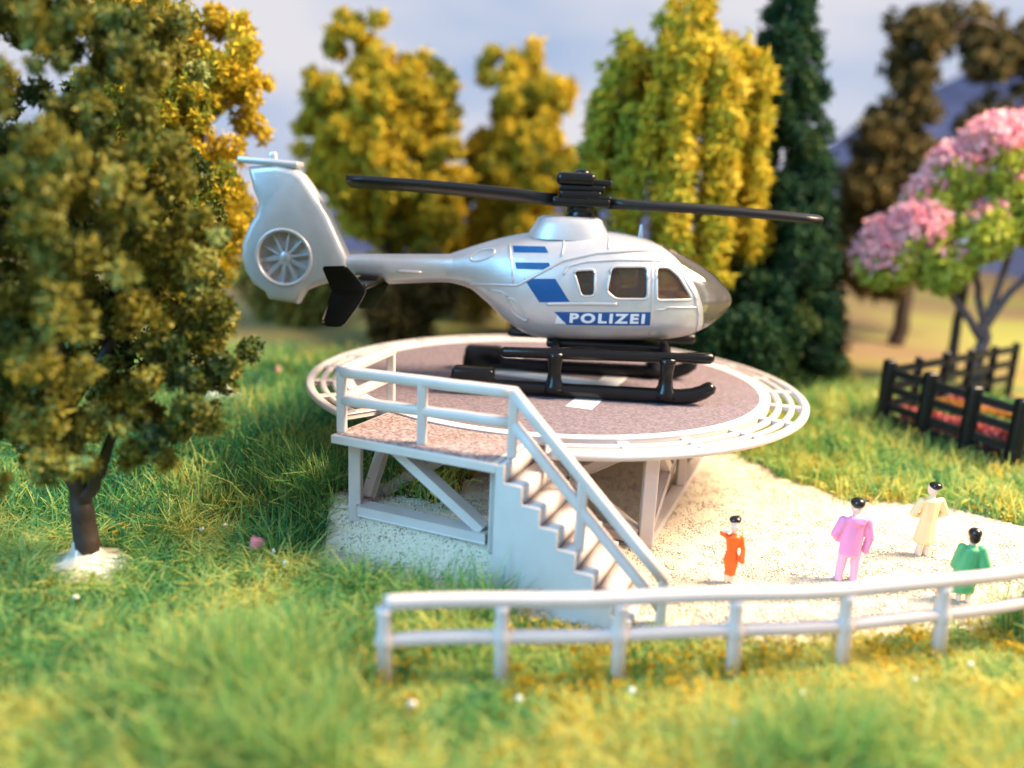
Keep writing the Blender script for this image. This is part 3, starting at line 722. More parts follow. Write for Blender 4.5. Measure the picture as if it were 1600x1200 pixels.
# stabiliser with end plates
rbox('stabiliser', (-3.50, 0, 1.60), (.42, 1.86, .09), M['black'], heli, .03)
for s in (-1, 1):
    up_ = [(-3.97, 1.90), (-3.60, 1.93), (-3.45, 1.78), (-3.28, 1.55), (-3.83, 1.52)]; dn = [(-3.83, 1.52), (-3.28, 1.55), (-3.40, 1.32), (-3.62, 1.00), (-3.70, .97), (-3.92, .97), (-3.97, 1.04)]
    V = []; Fc = []
    tilt = lambda z: s * (.95 + .16 * abs(z - 1.53))
    outl = [up_[4]] + up_[:4] + dn[2:]
    for off in (-.05, .05): V += [(x, tilt(z) + off, z) for x, z in outl]
    n = len(outl); Fc = [(0, 1, 2, 3, 4), (4, 5, 6, 7, 8, 0), tuple(n + i for i in (4, 3, 2, 1, 0)), tuple(n + i for i in (0, 8, 7, 6, 5, 4))] + [(i, i + n, (i + 1) % n + n, (i + 1) % n) for i in range(n)]
    e = mk('end_plate', V, Fc, M['black'], heli)
    bm = bmesh.new(); bm.from_mesh(e.data); bmesh.ops.bevel(bm, geom=list(bm.edges), offset=.025, segments=2, affect='EDGES'); bm.to_mesh(e.data); bm.free(); smooth_by_angle(e, 50)
# landing gear
gear = empty('landing_gear'); gear.parent = heli
rbox('belly_plate', (.5, 0, .78), (1.9, 1.0, .13), M['black'], gear, .05)
for s in (-1, 1):
    y = s * .9
    v, f = tube([(x, y, z) for x, z in ((-1.95, .13), (-1.2, .13), (0, .12), (1.2, .12), (1.7, .12), (1.9, .15), (2.05, .21), (2.16, .29), (2.20, .34))], [.11, .115, .115, .12, .125, .125, .12, .11, .07], 14); mk('skid', v, f, M['black'], gear, True)
    rbox('float', (-1.58, y, .245), (.74, .34, .36), M['black'], gear, .07, rot=None, taper=.9)
    v, f = tube([(x, y, z) for x, z in ((-1.16, .69), (-1.1, .69), (0, .71), (1.2, .73), (1.62, .745), (1.9, .75), (2.12, .76), (2.17, .76))], [.05, .08, .09, .085, .075, .09, .09, .05], 12); mk('step_bar', v, f, M['black'], gear, True)
    for x in (-.29, 1.46):
        v, f = tube([(x, y, z) for z in (.10, .2, .28, .40, .52, .62, .72)], [.19, .16, .12, .105, .105, .12, .15], 14); mk('strut', v, f, M['black'], gear, True)
        v, f = tube([(x, s * yy, zz) for yy, zz in ((.9, .71), (.7, .73), (.45, .79), (.3, .82))], .09, 10); mk('cross_arm', v, f, M['black'], gear, True)

# ------------------------------------------------------------------ figures
def figure(name, label, loc, rz, blobs, paint, mats, hair, group='tiny figures on the sand'):
    """one continuous body: overlapping rounded masses fused into a single skin"""
    root = tag(empty(name, (loc[0], loc[1], float(gz(*loc)) + .03), rz), label, 'person', group)
    bm = bmesh.new()
    for a, b, ra, rb in blobs:
        a, b = Vector(a), Vector(b); n = max(2, int((b - a).length / .025) + 1)
        ra = ra if isinstance(ra, tuple) else (ra,) * 3; rb = rb if isinstance(rb, tuple) else (rb,) * 3
        for k in range(n):
            t = k / (n - 1); r = [ra[i] + (rb[i] - ra[i]) * t for i in range(3)]
            bmesh.ops.create_uvsphere(bm, u_segments=12, v_segments=8, radius=1, matrix=Matrix.Translation(a.lerp(b, t)) @ Matrix.Diagonal((*r, 1)))
    me = bpy.data.meshes.new('body'); bm.to_mesh(me); bm.free(); o = link('body', me, None, root)
    md = o.modifiers.new('r', 'REMESH'); md.mode = 'VOXEL'; md.voxel_size = .013
    m2 = o.modifiers.new('s', 'SMOOTH'); m2.factor = .5; m2.iterations = 3
    me2 = evaluated(o); o.modifiers.clear(); o.data = me2; bpy.data.meshes.remove(me)
    me2.materials.clear()
    for k in mats: me2.materials.append(k)
    me2.polygons.foreach_set('material_index', [paint(p.center) for p in me2.polygons]); me2.polygons.foreach_set('use_smooth', [True] * len(me2.polygons))
    bm = bmesh.new()
    for c, r in hair: bmesh.ops.create_uvsphere(bm, u_segments=16, v_segments=10, radius=1, matrix=Matrix.Translation(c) @ Matrix.Diagonal((*r, 1)))
    me = bpy.data.meshes.new('hair'); bm.to_mesh(me); bm.free(); link('hair', me, M['hair'], root, True)
    return root
m_or = mat('orange_dress', (.85, .12, .01), .4, noise=.1, nscale=6); m_pk = mat('pink_coat', (.78, .28, .55), .5); m_pk2 = mat('pink_trousers', (.80, .40, .58), .5)
m_ye = mat('cream_coat', (.84, .64, .36), .5); m_gr = mat('green_cape', (.08, .38, .16), .45); m_sk = M['figure_skin']; m_pale = mat('pale_stockings', (.80, .66, .56), .5)
figure('person', 'orange dressed figure raising one arm to the head, beside the stairs foot', (2.95, 9.6), 0,
  [((-.035, 0, .02), (-.04, 0, .16), (.03, .04, .02), .035), ((.035, 0, .02), (.035, 0, .16), (.03, .04, .02), .035),
   ((.01, 0, .12), (.0, 0, .34), (.065, .06, .05), (.105, .08, .06)), ((0, 0, .34), (-.005, 0, .46), (.105, .08, .06), (.072, .055, .05)), ((-.005, 0, .46), (0, 0, .64), (.072, .055, .05), (.105, .06, .05)),
   ((-.09, 0, .66), (-.17, -.04, .72), .038, .034), ((-.17, -.04, .72), (-.10, -.08, .78), .032, .028),
   ((.10, 0, .65), (.13, -.03, .50), .036, .034), ((.13, -.03, .50), (.115, -.08, .36), .033, .04),
   ((0, 0, .66), (0, 0, .74), .038, .036), ((0, -.01, .80), (0, -.005, .86), (.058, .064, .06), (.062, .068, .06)), ((0, -.07, .82), (0, -.075, .815), .014, .014)],
  lambda c: 1 if (c.z > .715 and abs(c.x) < .085) or c.z < .13 or (c.z > .75) else 0, [m_or, m_sk], [((.0, .012, .885), (.078, .08, .055)), ((.035, .03, .90), (.05, .05, .04))])
figure('person', 'figure in pink hooded jacket and trousers seen from behind on the sand', (4.6, 9.86), 0,
  [((-.11, .02, .015), (-.10, -.0, .03), (.05, .08, .03), .05), ((.09, .02, .015), (.09, 0, .03), (.05, .08, .03), .05),
   ((-.115, 0, .03), (-.085, 0, .42), .050, .072), ((.095, 0, .03), (.075, 0, .42), .050, .072),
   ((-.01, 0, .40), (-.01, 0, .56), (.155, .10, .05), (.15, .10, .06)), ((-.01, 0, .56), (0, 0, .86), (.15, .10, .06), (.165, .09, .05)),
   ((-.155, 0, .86), (-.225, .02, .66), .066, .058), ((-.225, .02, .66), (-.15, .10, .56), .055, .05),
   ((.165, 0, .86), (.225, 0, .64), .068, .06), ((.225, 0, .64), (.205, .03, .44), .058, .052),
   ((-.07, -.06, .90), (.07, -.06, .90), .055, .055), ((0, -.09, .86), (0, -.05, .92), (.11, .04, .04), (.10, .06, .03)),
   ((0, 0, .90), (0, 0, .99), .048, .045), ((0, .01, 1.03), (0, .01, 1.09), (.07, .08, .065), (.075, .085, .07)), ((0, .095, 1.05), (0, .1, 1.045), .016, .016)],
  lambda c: 2 if c.z > .955 else (1 if c.z < .40 and abs(c.x) < .16 else 0), [m_pk, m_pk2, m_sk], [((0, -.005, 1.115), (.092, .098, .075))])
figure('person', 'figure in long cream coat with hands at the waist, farthest on the sand', (6.05, 10.74), R(8),
  [((-.06, .02, .015), (-.06, 0, .2), (.04, .07, .02), .045), ((.06, .02, .015), (.06, 0, .2), (.04, .07, .02), .045),
   ((-.01, 0, .24), (0, 0, .55), (.17, .12, .05), (.125, .085, .06)), ((0, 0, .55), (0, 0, .84), (.125, .085, .06), (.155, .085, .05)),
   ((-.15, 0, .84), (-.25, .0, .66), .06, .052), ((-.25, 0, .66), (-.14, .08, .60), .05, .045), ((.15, 0, .84), (.25, 0, .66), .06, .052), ((.25, 0, .66), (.15, .08, .58), .05, .045),
   ((0, 0, .86), (0, 0, .95), .045, .042), ((0, .01, .99), (0, .01, 1.05), (.065, .075, .06), (.07, .08, .065)), ((0, .085, 1.01), (0, .09, 1.005), .015, .015)],
  lambda c: 1 if c.z > .90 else (2 if c.z < .19 else 0), [m_ye, m_sk, m_pale], [((.02, -.01, 1.075), (.085, .09, .06))])
figure('person', 'figure in flared green cape with black hair behind the curved fence', (5.94, 9.45), R(-15),
  [((-.05, .0, .015), (-.05, 0, .2), (.035, .06, .02), .042), ((.06, .0, .015), (.06, 0, .2), (.035, .06, .02), .042),
   ((-.07, 0, .16), (-.02, 0, .40), (.20, .13, .035), (.15, .11, .05)), ((-.24, -.02, .17), (-.08, 0, .38), (.05, .05, .02), .07), ((-.02, 0, .40), (0, 0, .72), (.15, .11, .05), (.12, .085, .05)),
   ((-.11, 0, .74), (-.15, .03, .48), .06, .06), ((.11, 0, .74), (.20, -.03, .48), .062, .07),
   ((0, 0, .78), (0, 0, .86), .045, .042), ((0, .01, .89), (0, .01, .95), (.062, .07, .06), (.066, .075, .06)), ((0, .08, .91), (0, .085, .905), .014, .014)],
  lambda c: 1 if c.z > .80 else (2 if c.z < .135 else 0), [m_gr, m_sk, m_pale], [((0, -.015, .955), (.082, .088, .075)), ((.0, -.05, .90), (.066, .05, .08))])

# ------------------------------------------------------------------ trees
def unit(n): v = rng.normal(size=(n, 3)); return v / np.linalg.norm(v, axis=1)[:, None]
def flakes(C, L, W, K=4, tint=None, droop=0.0, jit=0.12, zbias=0.0):
    """K-pronged foam flakes at points C; L length, W width per flake"""
    n = len(C); D = unit(n * K).reshape(n, K, 3); D[..., 2] += zbias; D[..., 2] -= droop; D /= np.linalg.norm(D, axis=2)[..., None]
    S = np.cross(D, unit(n * K).reshape(n, K, 3)); S /= np.linalg.norm(S, axis=2)[..., None] + 1e-9
    l = (L[:, None] * rng.uniform(.6, 1.2, (n, K)))[..., None]; w_ = (W[:, None] * rng.uniform(.7, 1.3, (n, K)))[..., None]
    c = C[:, None]; bend = rng.normal(0, .2, (n, K, 3)) * l
    V = np.stack([c - D * l * .15 + S * 0, c + D * l * .55 + S * w_, c + D * l + bend, c + D * l * .5 - S * w_], 2).reshape(-1, 3)
    Q = np.arange(n * K * 4).reshape(-1, 4)
    t = np.repeat(np.clip(tint + rng.normal(0, jit, n), 0, 1), K * 4)
    return V, Q, t
def clump_points(CL, RD, n, shell_=.5):
    i = rng.choice(len(CL), n, p=RD ** 2 / (RD ** 2).sum()); r = shell_ + (1 - shell_) * rng.random(n) ** .6
    return CL[i] + unit(n) * (RD[i] * r)[:, None], i
def limbs(path_list, m, parent, name='trunk'):
    parts = []
    for pts, r0, r1 in path_list:
        P_ = np.array(pts, float)
        if len(P_) > 2: P_ = catmull(P_, np.linspace(0, len(P_) - 1, 4 * len(P_)))
        P_[1:-1] += rng.normal(0, r1 * .25, (len(P_) - 2, 3)) if len(P_) > 2 else 0
        parts.append(tube(P_, np.linspace(r0, r1, len(P_)), 9, up=(0, 1, 0)))
    return mk(name, *join(*parts), m, parent, True)
def foot(parent, r, h):
    V = []; Fc = []; n = 28; prof = [(1, -.3), (.93, .05), (.70, .20), (.42, .36), (.27, .62), (.21, 1.0)]
    for k, (a, b) in enumerate(prof):
        for i in range(n):
            t = 2 * math.pi * i / n; wv_ = 1 + .18 * math.sin(3 * t + 1) * a + .09 * math.sin(7 * t) * a
            V.append((r * a * wv_ * math.cos(t), r * a * wv_ * math.sin(t), h * b))
        if k: Fc += [((k - 1) * n + i, (k - 1) * n + (i + 1) % n, k * n + (i + 1) % n, k * n + i) for i in range(n)]
    Fc.append(tuple(5 * n + i for i in range(n)))
    return mk('glue_foot', V, Fc, M['glue'], parent, True)
def tree(name, label, base, clumps, n, fl, fw, stops, trunk, tm, K=4, tint_fn=None, glue=None, shell_=.45, jit=.12, droop=0.0, group=None, transl=.25, rough=.75, sub=9):
    z = float(gz(*base)); root = tag(empty(name, (base[0], base[1], z)), label, 'tree', group)
    limbs(trunk, tm, root)
    CL = np.array([c[:3] for c in clumps], float); RD = np.array([c[3] for c in clumps], float)
    if sub:                                             # tufts standing out of every clump
        j = np.repeat(np.arange(len(CL)), sub); big = rng.normal(0, .15, len(CL))[j]
        CL, RD = CL[j] + unit(len(j)) * (RD[j] * rng.uniform(.55, 1.12, len(j)))[:, None], RD[j] * rng.uniform(.20, .42, len(j))
    else: big = 0
    C, i = clump_points(CL, RD, n, shell_); ct = rng.normal(.5, .16, len(CL)) + big
    t = ct[i] + (tint_fn(C) if tint_fn else 0)
    V, Q, tt_ = flakes(C, np.full(n, fl) * rng.uniform(.7, 1.4, n), np.full(n, fw), K, t, jit=jit, droop=droop)
    o = quads_np('crown', V, Q, tt_, tinted(name + '_flock', stops, rough, transl), root); tag(o, kind='stuff')
    if glue: foot(root, *glue)
    return root
def ellipsoid_clumps(n, c, r, rad, surf=.55, seed=0, lump=.22):
    g = np.random.default_rng(seed); v = g.normal(size=(n, 3)); v /= np.linalg.norm(v, axis=1)[:, None]
    k = surf + (1 - surf) * g.random(n) ** .5; k *= 1 + lump * g.normal(size=n) * .6
    p = np.array(c) + v * k[:, None] * np.array(r)
    return [(*q, g.uniform(*rad)) for q in p]

OLIVE = [(0, (.022, .055, .022)), (.25, (.07, .115, .025)), (.5, (.165, .165, .024)), (.74, (.28, .24, .032)), (1, (.30, .38, .12))]
MUST = [(0, (.12, .14, .016)), (.3, (.29, .27, .022)), (.55, (.50, .37, .022)), (.8, (.62, .45, .025)), (1, (.70, .54, .07))]
WEEP = [(0, (.20, .27, .03)), (.3, (.34, .36, .03)), (.55, (.48, .38, .022)), (.8, (.57, .41, .02)), (1, (.64, .50, .06))]
FIR = [(0, (.004, .022, .012)), (.4, (.010, .050, .022)), (.7, (.025, .075, .022)), (1, (.07, .10, .02))]
DARK = [(0, (.022, .026, .012)), (.4, (.07, .065, .022)), (.75, (.14, .10, .03)), (1, (.20, .16, .06))]

# near olive tree
cl = ellipsoid_clumps(95, (-.25, .1, 4.2), (1.95, 1.6, 2.75), (.30, .52), .78, 3, .14)
cl += ellipsoid_clumps(14, (-.25, .3, 4.2), (1.0, .9, 1.7), (.5, .7), .4, 5)
cl += [(1.50, -.2, 3.3, .50), (1.65, -.1, 2.75, .48), (1.35, -.4, 2.35, .48), (1.80, 0, 3.1, .42), (1.6, -.2, 2.3, .42), (1.2, -.3, 1.95, .4), (.85, -.5, 1.95, .42), (.35, -.6, 1.75, .40), (-.4, -.6, 1.75, .45), (-1.2, -.5, 1.75, .45), (1.3, 0, 4.0, .48), (1.05, 0, 4.9, .48), (.75, -.2, 5.6, .5), (.5, -1.2, 3.2, .5), (-.3, -1.4, 4.2, .55), (.6, -1.2, 4.6, .5)]
tree('broadleaf_tree', 'large dark olive tree with curly crumbly foliage, in front of the yellow trees', (-5.32, 9.3), cl, 60000, .072, .021, OLIVE,
     [([(0, 0, -.1), (.02, 0, .5), (-.02, 0, 1.1), (-.1, 0, 2.2), (0, .1, 4)], .165, .09), ([(.02, 0, .85), (.25, -.05, 1.2), (.5, -.1, 1.7), (.9, 0, 2.5)], .10, .04), ([(-.04, 0, 1.2), (-.6, 0, 1.9), (-1, 0, 2.6)], .10, .04), ([(-.1, 0, 2), (.5, .2, 3), (.8, .2, 4.2)], .09, .03)],
     M['trunk'], glue=(.62, .34), shell_=.3, K=5, jit=.09, sub=8, tint_fn=lambda C: .16 * vnoise(C[:, 0] + C[:, 1], C[:, 2], 1.1, 15), transl=.15, rough=.5)
# yellow tree behind it
cl = ellipsoid_clumps(70, (-.45, 0, 4.8), (1.15, 1.3, 3.4), (.45, .75), .5, 7)
tree('broadleaf_tree', 'mustard yellow tree standing right behind the large olive tree', (-5.95, 15.6), cl, 26000, .13, .035, MUST,
     [([(0, 0, -.1), (.05, 0, 1.2), (0, 0, 3), (0, 0, 6)], .17, .05)], M['trunk_grey'], glue=(.55, .75), group='mustard yellow trees')
# mustard tree behind the tail
cl = ellipsoid_clumps(60, (0, 0, 5.3), (1.75, 1.5, 2.7), (.5, .85), .5, 12) + [(-.9, 0, 8.2, .7), (-.5, 0, 8.7, .6), (-1.75, 0, 6.8, .7), (-1.9, 0, 5.6, .7), (1.75, 0, 6.6, .65), (1.3, 0, 3.2, .8), (.4, -.4, 2.2, .8), (1.4, -.4, 3.6, .8)]
tree('broadleaf_tree', 'broad mustard yellow tree rising behind the helicopter tail boom', (-4.0, 24), cl, 26000, .19, .055, MUST,
     [([(.3, 0, -.1), (.35, 0, 1.2), (0, 0, 3), (-.2, 0, 6)], .35, .08), ([(.3, 0, 1.4), (1, 0, 2.4), (1.2, 0, 3.4)], .15, .06)], M['trunk'], group='mustard yellow trees')
cl = ellipsoid_clumps(46, (0, 0, 5.6), (1.25, 1.2, 3.2), (.5, .8), .45, 21) + [(-1.5, -.3, 4.2, .8), (-1.7, -.2, 3.2, .8), (1.0, 0, 3.6, .8), (-1.3, 0, 5.6, .5)]
tree('broadleaf_tree', 'slim mustard yellow tree rising behind the rotor blade', (0.05, 26), cl, 22000, .19, .055, MUST,
     [([(0, 0, -.1), (0, 0, 1.2), (0, 0, 3), (0, 0, 6)], .3, .08)], M['trunk'], group='mustard yellow trees')
# weeping tree
def weeping():
    g = np.random.default_rng(4); cs = []
    for k in range(50):
        a = g.uniform(0, 2 * math.pi); rr = g.uniform(.1, 1.0) ** .6 * 2.05; x, y = rr * math.cos(a), rr * math.sin(a) * .8
        top = 9.6 - rr * 1.25 + g.normal(0, .3); ln = g.uniform(2.2, 6.0) if rr > .9 else g.uniform(1, 3)
        bot = max(top - ln, 1.9 + g.uniform(0, 1.2)); nseg = int((top - bot) / .42) + 2
        sway = g.normal(0, .12, 2) + np.array([x, y]) * .10
        for j in range(nseg):
            t = j / (nseg - 1); cs.append((x + sway[0] * t * 2.0, y + sway[1] * t * 2, top + (bot - top) * t, g.uniform(.14, .36)))
    return cs
cl = weeping()
tree('weeping_tree', 'tall weeping tree with hanging golden yellow foliage behind the cockpit', (3.75, 20.3), cl, 22000, .18, .04, WEEP,
     [([(0, 0, -.1), (.05, 0, 2), (0, 0, 5), (0, 0, 9)], .26, .08)], M['trunk_grey'], shell_=.2, jit=.14, droop=.6, sub=0, tint_fn=lambda C: -.28 * sstep(.0, -1.6, C[:, 0]) + .1)
# fir
def fir():
    g = np.random.default_rng(9); cs = []
    for k in range(26):
        t = k / 25; z = .7 + t * 9.9; rr = 2.05 * (1 - t) ** .75 + .12
        n = int(5 + 8 * (1 - t))
        for j in range(n):
            a = 2 * math.pi * (j + g.random()) / n
            for q in (.45, .8, 1.0): cs.append((rr * q * math.cos(a), rr * q * math.sin(a), z - .3 * q + g.normal(0, .08), .20 + .22 * (1 - t) * (1.1 - q * .4)))
    return cs
tree('conifer_tree', 'tall dark green fir tree between golden tree and blossom tree', (6.45, 21.2), fir(), 42000, .13, .03, FIR,
     [([(0, 0, -.1), (0, 0, 3), (0, 0, 10)], .22, .04)], M['trunk'], shell_=.2, sub=0, jit=.14, tint_fn=lambda C: .14 * sstep(5, 0, C[:, 2]) - .02)
# dark arching tree
def arching():
    g = np.random.default_rng(2); cs = []
    arcs = [[(0, 0, 5.5), (-.9, 0, 8.2), (.5, 0, 10.6), (2.2, 0, 10.0), (3.2, 0, 8.2)], [(-.4, 0, 6), (-1.4, 0, 7.4), (-2.0, 0, 6.2), (-2.1, 0, 4.6)], [(0, 0, 5), (1.2, 0, 7), (2.4, 0, 7.6), (3.4, 0, 6)], [(-.2, 0, 3.6), (-1.6, 0, 4.2), (-2.4, 0, 3.0)], [(0, 0, 4), (1.2, 0, 5.2), (2.8, 0, 4.4)], [(-.6, 0, 7.6), (-1.2, 0, 9.6), (-.2, 0, 11)], [(-.5, 0, 2.6), (-2.2, 0, 2.8)], [(1.5, 0, 9.8), (3, 0, 10.2), (4.4, 0, 9)]]
    for a in arcs:
        for p in catmull(np.array(a, float), np.linspace(0, len(a) - 1, 9)):
            for q in range(2): cs.append((*(p + g.normal(0, .32, 3)), g.uniform(.40, .78)))
    cs += [(g.uniform(-2.0, .4), g.normal(0, .5), g.uniform(2.6, 6.6), g.uniform(.5, .8)) for _ in range(26)]
    return cs, [(a, .14, .05) for a in arcs]
cl, arcs = arching()
tree('broadleaf_tree', 'dark brownish tree with arching branches behind the pink blossom tree', (13.6, 28), cl, 26000, .18, .05, DARK,
     [([(0, 0, -.2), (0, 0, 2.5), (-.1, 0, 5.5)], .3, .14)] + arcs, M['trunk'], shell_=.35)
# pink blossom tree
bz = float(gz(12.0, 20.3))
g = np.random.default_rng(6)
heads = [(-2.75, 0, 3.45, .75), (-2.2, -.3, 4.2, .7), (-1.45, -.2, 3.4, .75), (-.75, -.5, 4.2, .7), (-1.3, 0, 5.6, .75), (-.5, -.2, 6.1, .85), (.5, 0, 6.2, .9), (.5, -.6, 4.6, .7), (1.2, 0, 5.3, .9), (1.4, -.4, 4.2, .7), (1.6, 0, 6.2, .8), (-.2, -.3, 5.3, .6), (2.4, 0, 4.8, .9), (-.2, .6, 5.0, .7), (-1.9, 0, 4.9, .6), (-2.1, .1, 3.6, .6), (-1.0, .1, 4.9, .65), (.6, .2, 5.5, .7), (-2.9, .1, 4.0, .45), (.9, 0, 4.6, .7), (-.9, -.3, 6.4, .5)]
root = tag(empty('blossom_tree', (12.0, 20.3, bz)), 'pink blossoming tree with light green leaves inside the black fence', 'tree')
limbs([([(.05, 0, -.1), (0, 0, .9), (0, 0, 1.9)], .19, .15), ([(0, 0, 1.5), (-.7, 0, 2.3), (-1.5, 0, 3.0), (-2.6, 0, 3.3)], .12, .05), ([(0, 0, 1.8), (-.4, -.1, 2.8), (-.7, -.2, 4), (-.6, 0, 5.6)], .11, .04), ([(0, 0, 1.8), (.5, 0, 2.7), (1.3, 0, 3.6), (2.2, 0, 4.6)], .12, .05), ([(0, 0, 1.8), (.2, 0, 3), (.4, 0, 4.5), (.6, 0, 6)], .11, .04)], M['trunk_grey'], root)
H_ = np.array(heads); C, i = clump_points(H_[:, :3], H_[:, 3] * 1.08, 19000, .3); up = (C[:, 2] - H_[i, 2]) / H_[i, 3]; far_ = np.maximum(sstep(5.1, 5.9, C[:, 2]), sstep(-1.7, -2.3, C[:, 0])); pinkm = (up + .35 * vnoise(C[:, 0] * 2, C[:, 2] * 2, .8, 9) + .22 * rng.normal(size=len(C))) > .75 - .8 * far_ - .55 * (vnoise(H_[i, 0] * 3, H_[i, 2] * 3, 1.0, 4) > .5)
V, Q, t = flakes(C[~pinkm], np.full((~pinkm).sum(), .15), np.full((~pinkm).sum(), .045), 4, rng.normal(.55, .15, (~pinkm).sum())); tag(quads_np('leaves', V, Q, t, tinted('lime_flock', [(0, (.18, .26, .02)), (.5, (.40, .46, .05)), (1, (.56, .56, .12))]), root), kind='stuff')
V, Q, t = flakes(C[pinkm], np.full(pinkm.sum(), .15), np.full(pinkm.sum(), .055), 4, rng.normal(.5, .18, pinkm.sum())); tag(quads_np('blossom', V, Q, t, tinted('pink_flock', [(0, (.72, .24, .34)), (.5, (.86, .44, .50)), (1, (.90, .70, .70))]), root), kind='stuff')
# slim dark trunk beside the blossom tree
dt = tag(empty('bare_tree', (12.3, 22.0, float(gz(12.3, 22)))), 'slim dark bare trunk behind the pink blossom tree', 'tree'); limbs([([(0, 0, -.1), (-.05, 0, 1.5), (.0, 0, 3.4)], .15, .10), ([(0, 0, 2.2), (-.5, 0, 3.0), (-.8, 0, 3.6)], .07, .04)], M['trunk'], dt)
# low dark undergrowth behind the pad
def bush(label, base, r, n, stops, seed):
    z = float(gz(*base)); root = tag(empty('shrub', (base[0], base[1], z)), label, 'shrub', 'shrubs behind the helipad')
    cl = ellipsoid_clumps(16, (0, 0, r[2] * .55), (r[0] * .75, r[1] * .75, r[2] * .5), (r[2] * .28, r[2] * .45), .3, seed)
    CL = np.array(cl); C, i = clump_points(CL[:, :3], CL[:, 3], n, .3)
    V, Q, t = flakes(C, np.full(n, .15), np.full(n, .045), 4, rng.normal(.5, .15, n)); tag(quads_np('foliage', V, Q, t, tinted('shrub_flock', stops), root), kind='stuff')
    limbs([([(0, 0, -.1), (.1, 0, r[2] * .5)], .12, .05)], M['trunk'], root, 'stem')
bush('dark shrub under the mustard tree behind the tail boom', (-2.9, 22.2), (1.1, .9, 2.0), 5000, DARK, 31)
bush('dark green shrub at the foot of the golden weeping tree', (4.7, 18.6), (1.3, .8, 2.1), 6000, FIR, 32)

BR = [(0, (.07, .08, .012)), (.5, (.22, .18, .03)), (1, (.42, .30, .05))]
bush('ochre bush low between the olive tree and the tail fin', (-6.9, 25.5), (2.0, 1.0, 2.2), 6000, BR, 41)
bush('ochre bush low behind the tail boom end plate', (-1.3, 27.5), (1.6, 1.0, 2.8), 6000, BR, 42)
bush('dark bush low behind the helicopter belly', (1.7, 24.5), (1.6, 1.0, 2.6), 7000, DARK, 43)

# ------------------------------------------------------------------ black pen with flower rows
pen = tag(empty('paddock_fence', (10, 17, 0)), 'black rail fence enclosing flower rows round the pink blossom tree', 'fence')
A, B = np.array([8.07, 16.78]), np.array([9.64, 14.63]); per = np.array([.81, .59])
def pr(x, y, z): return (x - 10, y - 17, z)
def run(a, b, nposts, hgt, wpost, board):
    pts = [a + (b - a) * k / (nposts - 1) for k in range(nposts)]
    for k, p in enumerate(pts):
        if k in skip: continue
        zg = float(gz(*p)); rbar('post', pr(p[0], p[1], zg - .1), pr(p[0], p[1], zg + hgt), wpost, wpost, M['pen_black'], pen)
    za, zb = float(gz(*a)), float(gz(*b))
    for h in (.50, .88, 1.25): rbar('rail', pr(a[0], a[1], za + h), pr(b[0], b[1], zb + h), .07, .15, M['pen_black'], pen)
    if board: rbar('base_board', pr(a[0], a[1], za + .14), pr(b[0], b[1], zb + .14), .12, .36, M['pen_black'], pen)
skip = (); run(A, B, 4, 1.5, .26, True)
skip = (0,); run(B, B + per * 6, 5, 1.5, .26, True); run(A, A + per * 6, 6, 1.42, .16, False)
soil = mat('bed_soil', (.03, .022, .016), .9, noise=.4, nscale=6)
dAB = (B - A) / np.linalg.norm(B - A)
bed = [A + dAB * .15 + per * .15, B - dAB * .15 + per * .15, B - dAB * .15 + per * 5.8, A + dAB * .15 + per * 5.8]
zb = float(max(gz(*p) for p in bed)) + .06
prism('flower_bed', [tuple(p) for p in bed], zb - .5, zb, soil); tag(bpy.data.objects['flower_bed'], 'dark soil bed inside the black fence', 'flower bed')
def row(k, label, stops, off, h):
    p0 = A + per * off + dAB * .35; p1 = B + per * off - dAB * .3; c = (p0 + p1) / 2
    root = tag(empty('flower_row', (c[0], c[1], zb)), label, 'flowers', 'flower rows in the pen')
    n = 2600; t = rng.random(n); q = p0 + (p1 - p0) * t[:, None] - c
    C = np.stack([q[:, 0] + rng.normal(0, .08, n), q[:, 1] + rng.normal(0, .08, n), .05 + h * rng.random(n)], 1)
    V, Q, tt_ = flakes(C, np.full(n, .11), np.full(n, .04), 4, rng.normal(.5, .2, n)); tag(quads_np('petals', V, Q, tt_, tinted('row_flock_%d' % k, stops), root), kind='stuff')
RED = [(0, (.36, .06, .06)), (1, (.62, .20, .19))]; GRN = [(0, (.05, .22, .06)), (1, (.22, .42, .12))]; ORG = [(0, (.40, .16, .03)), (1, (.55, .32, .08))]
row(0, 'red flower row just inside the black fence', RED, .45, .30); row(1, 'green plant row behind the first red flowers', GRN, 1.1, .34); row(2, 'orange flower row beside the blossom tree trunk', ORG, 1.8, .34)
row(3, 'second red flower row deeper in the pen', RED, 2.5, .34); row(4, 'second green plant row deepest in the pen', GRN, 3.2, .34)

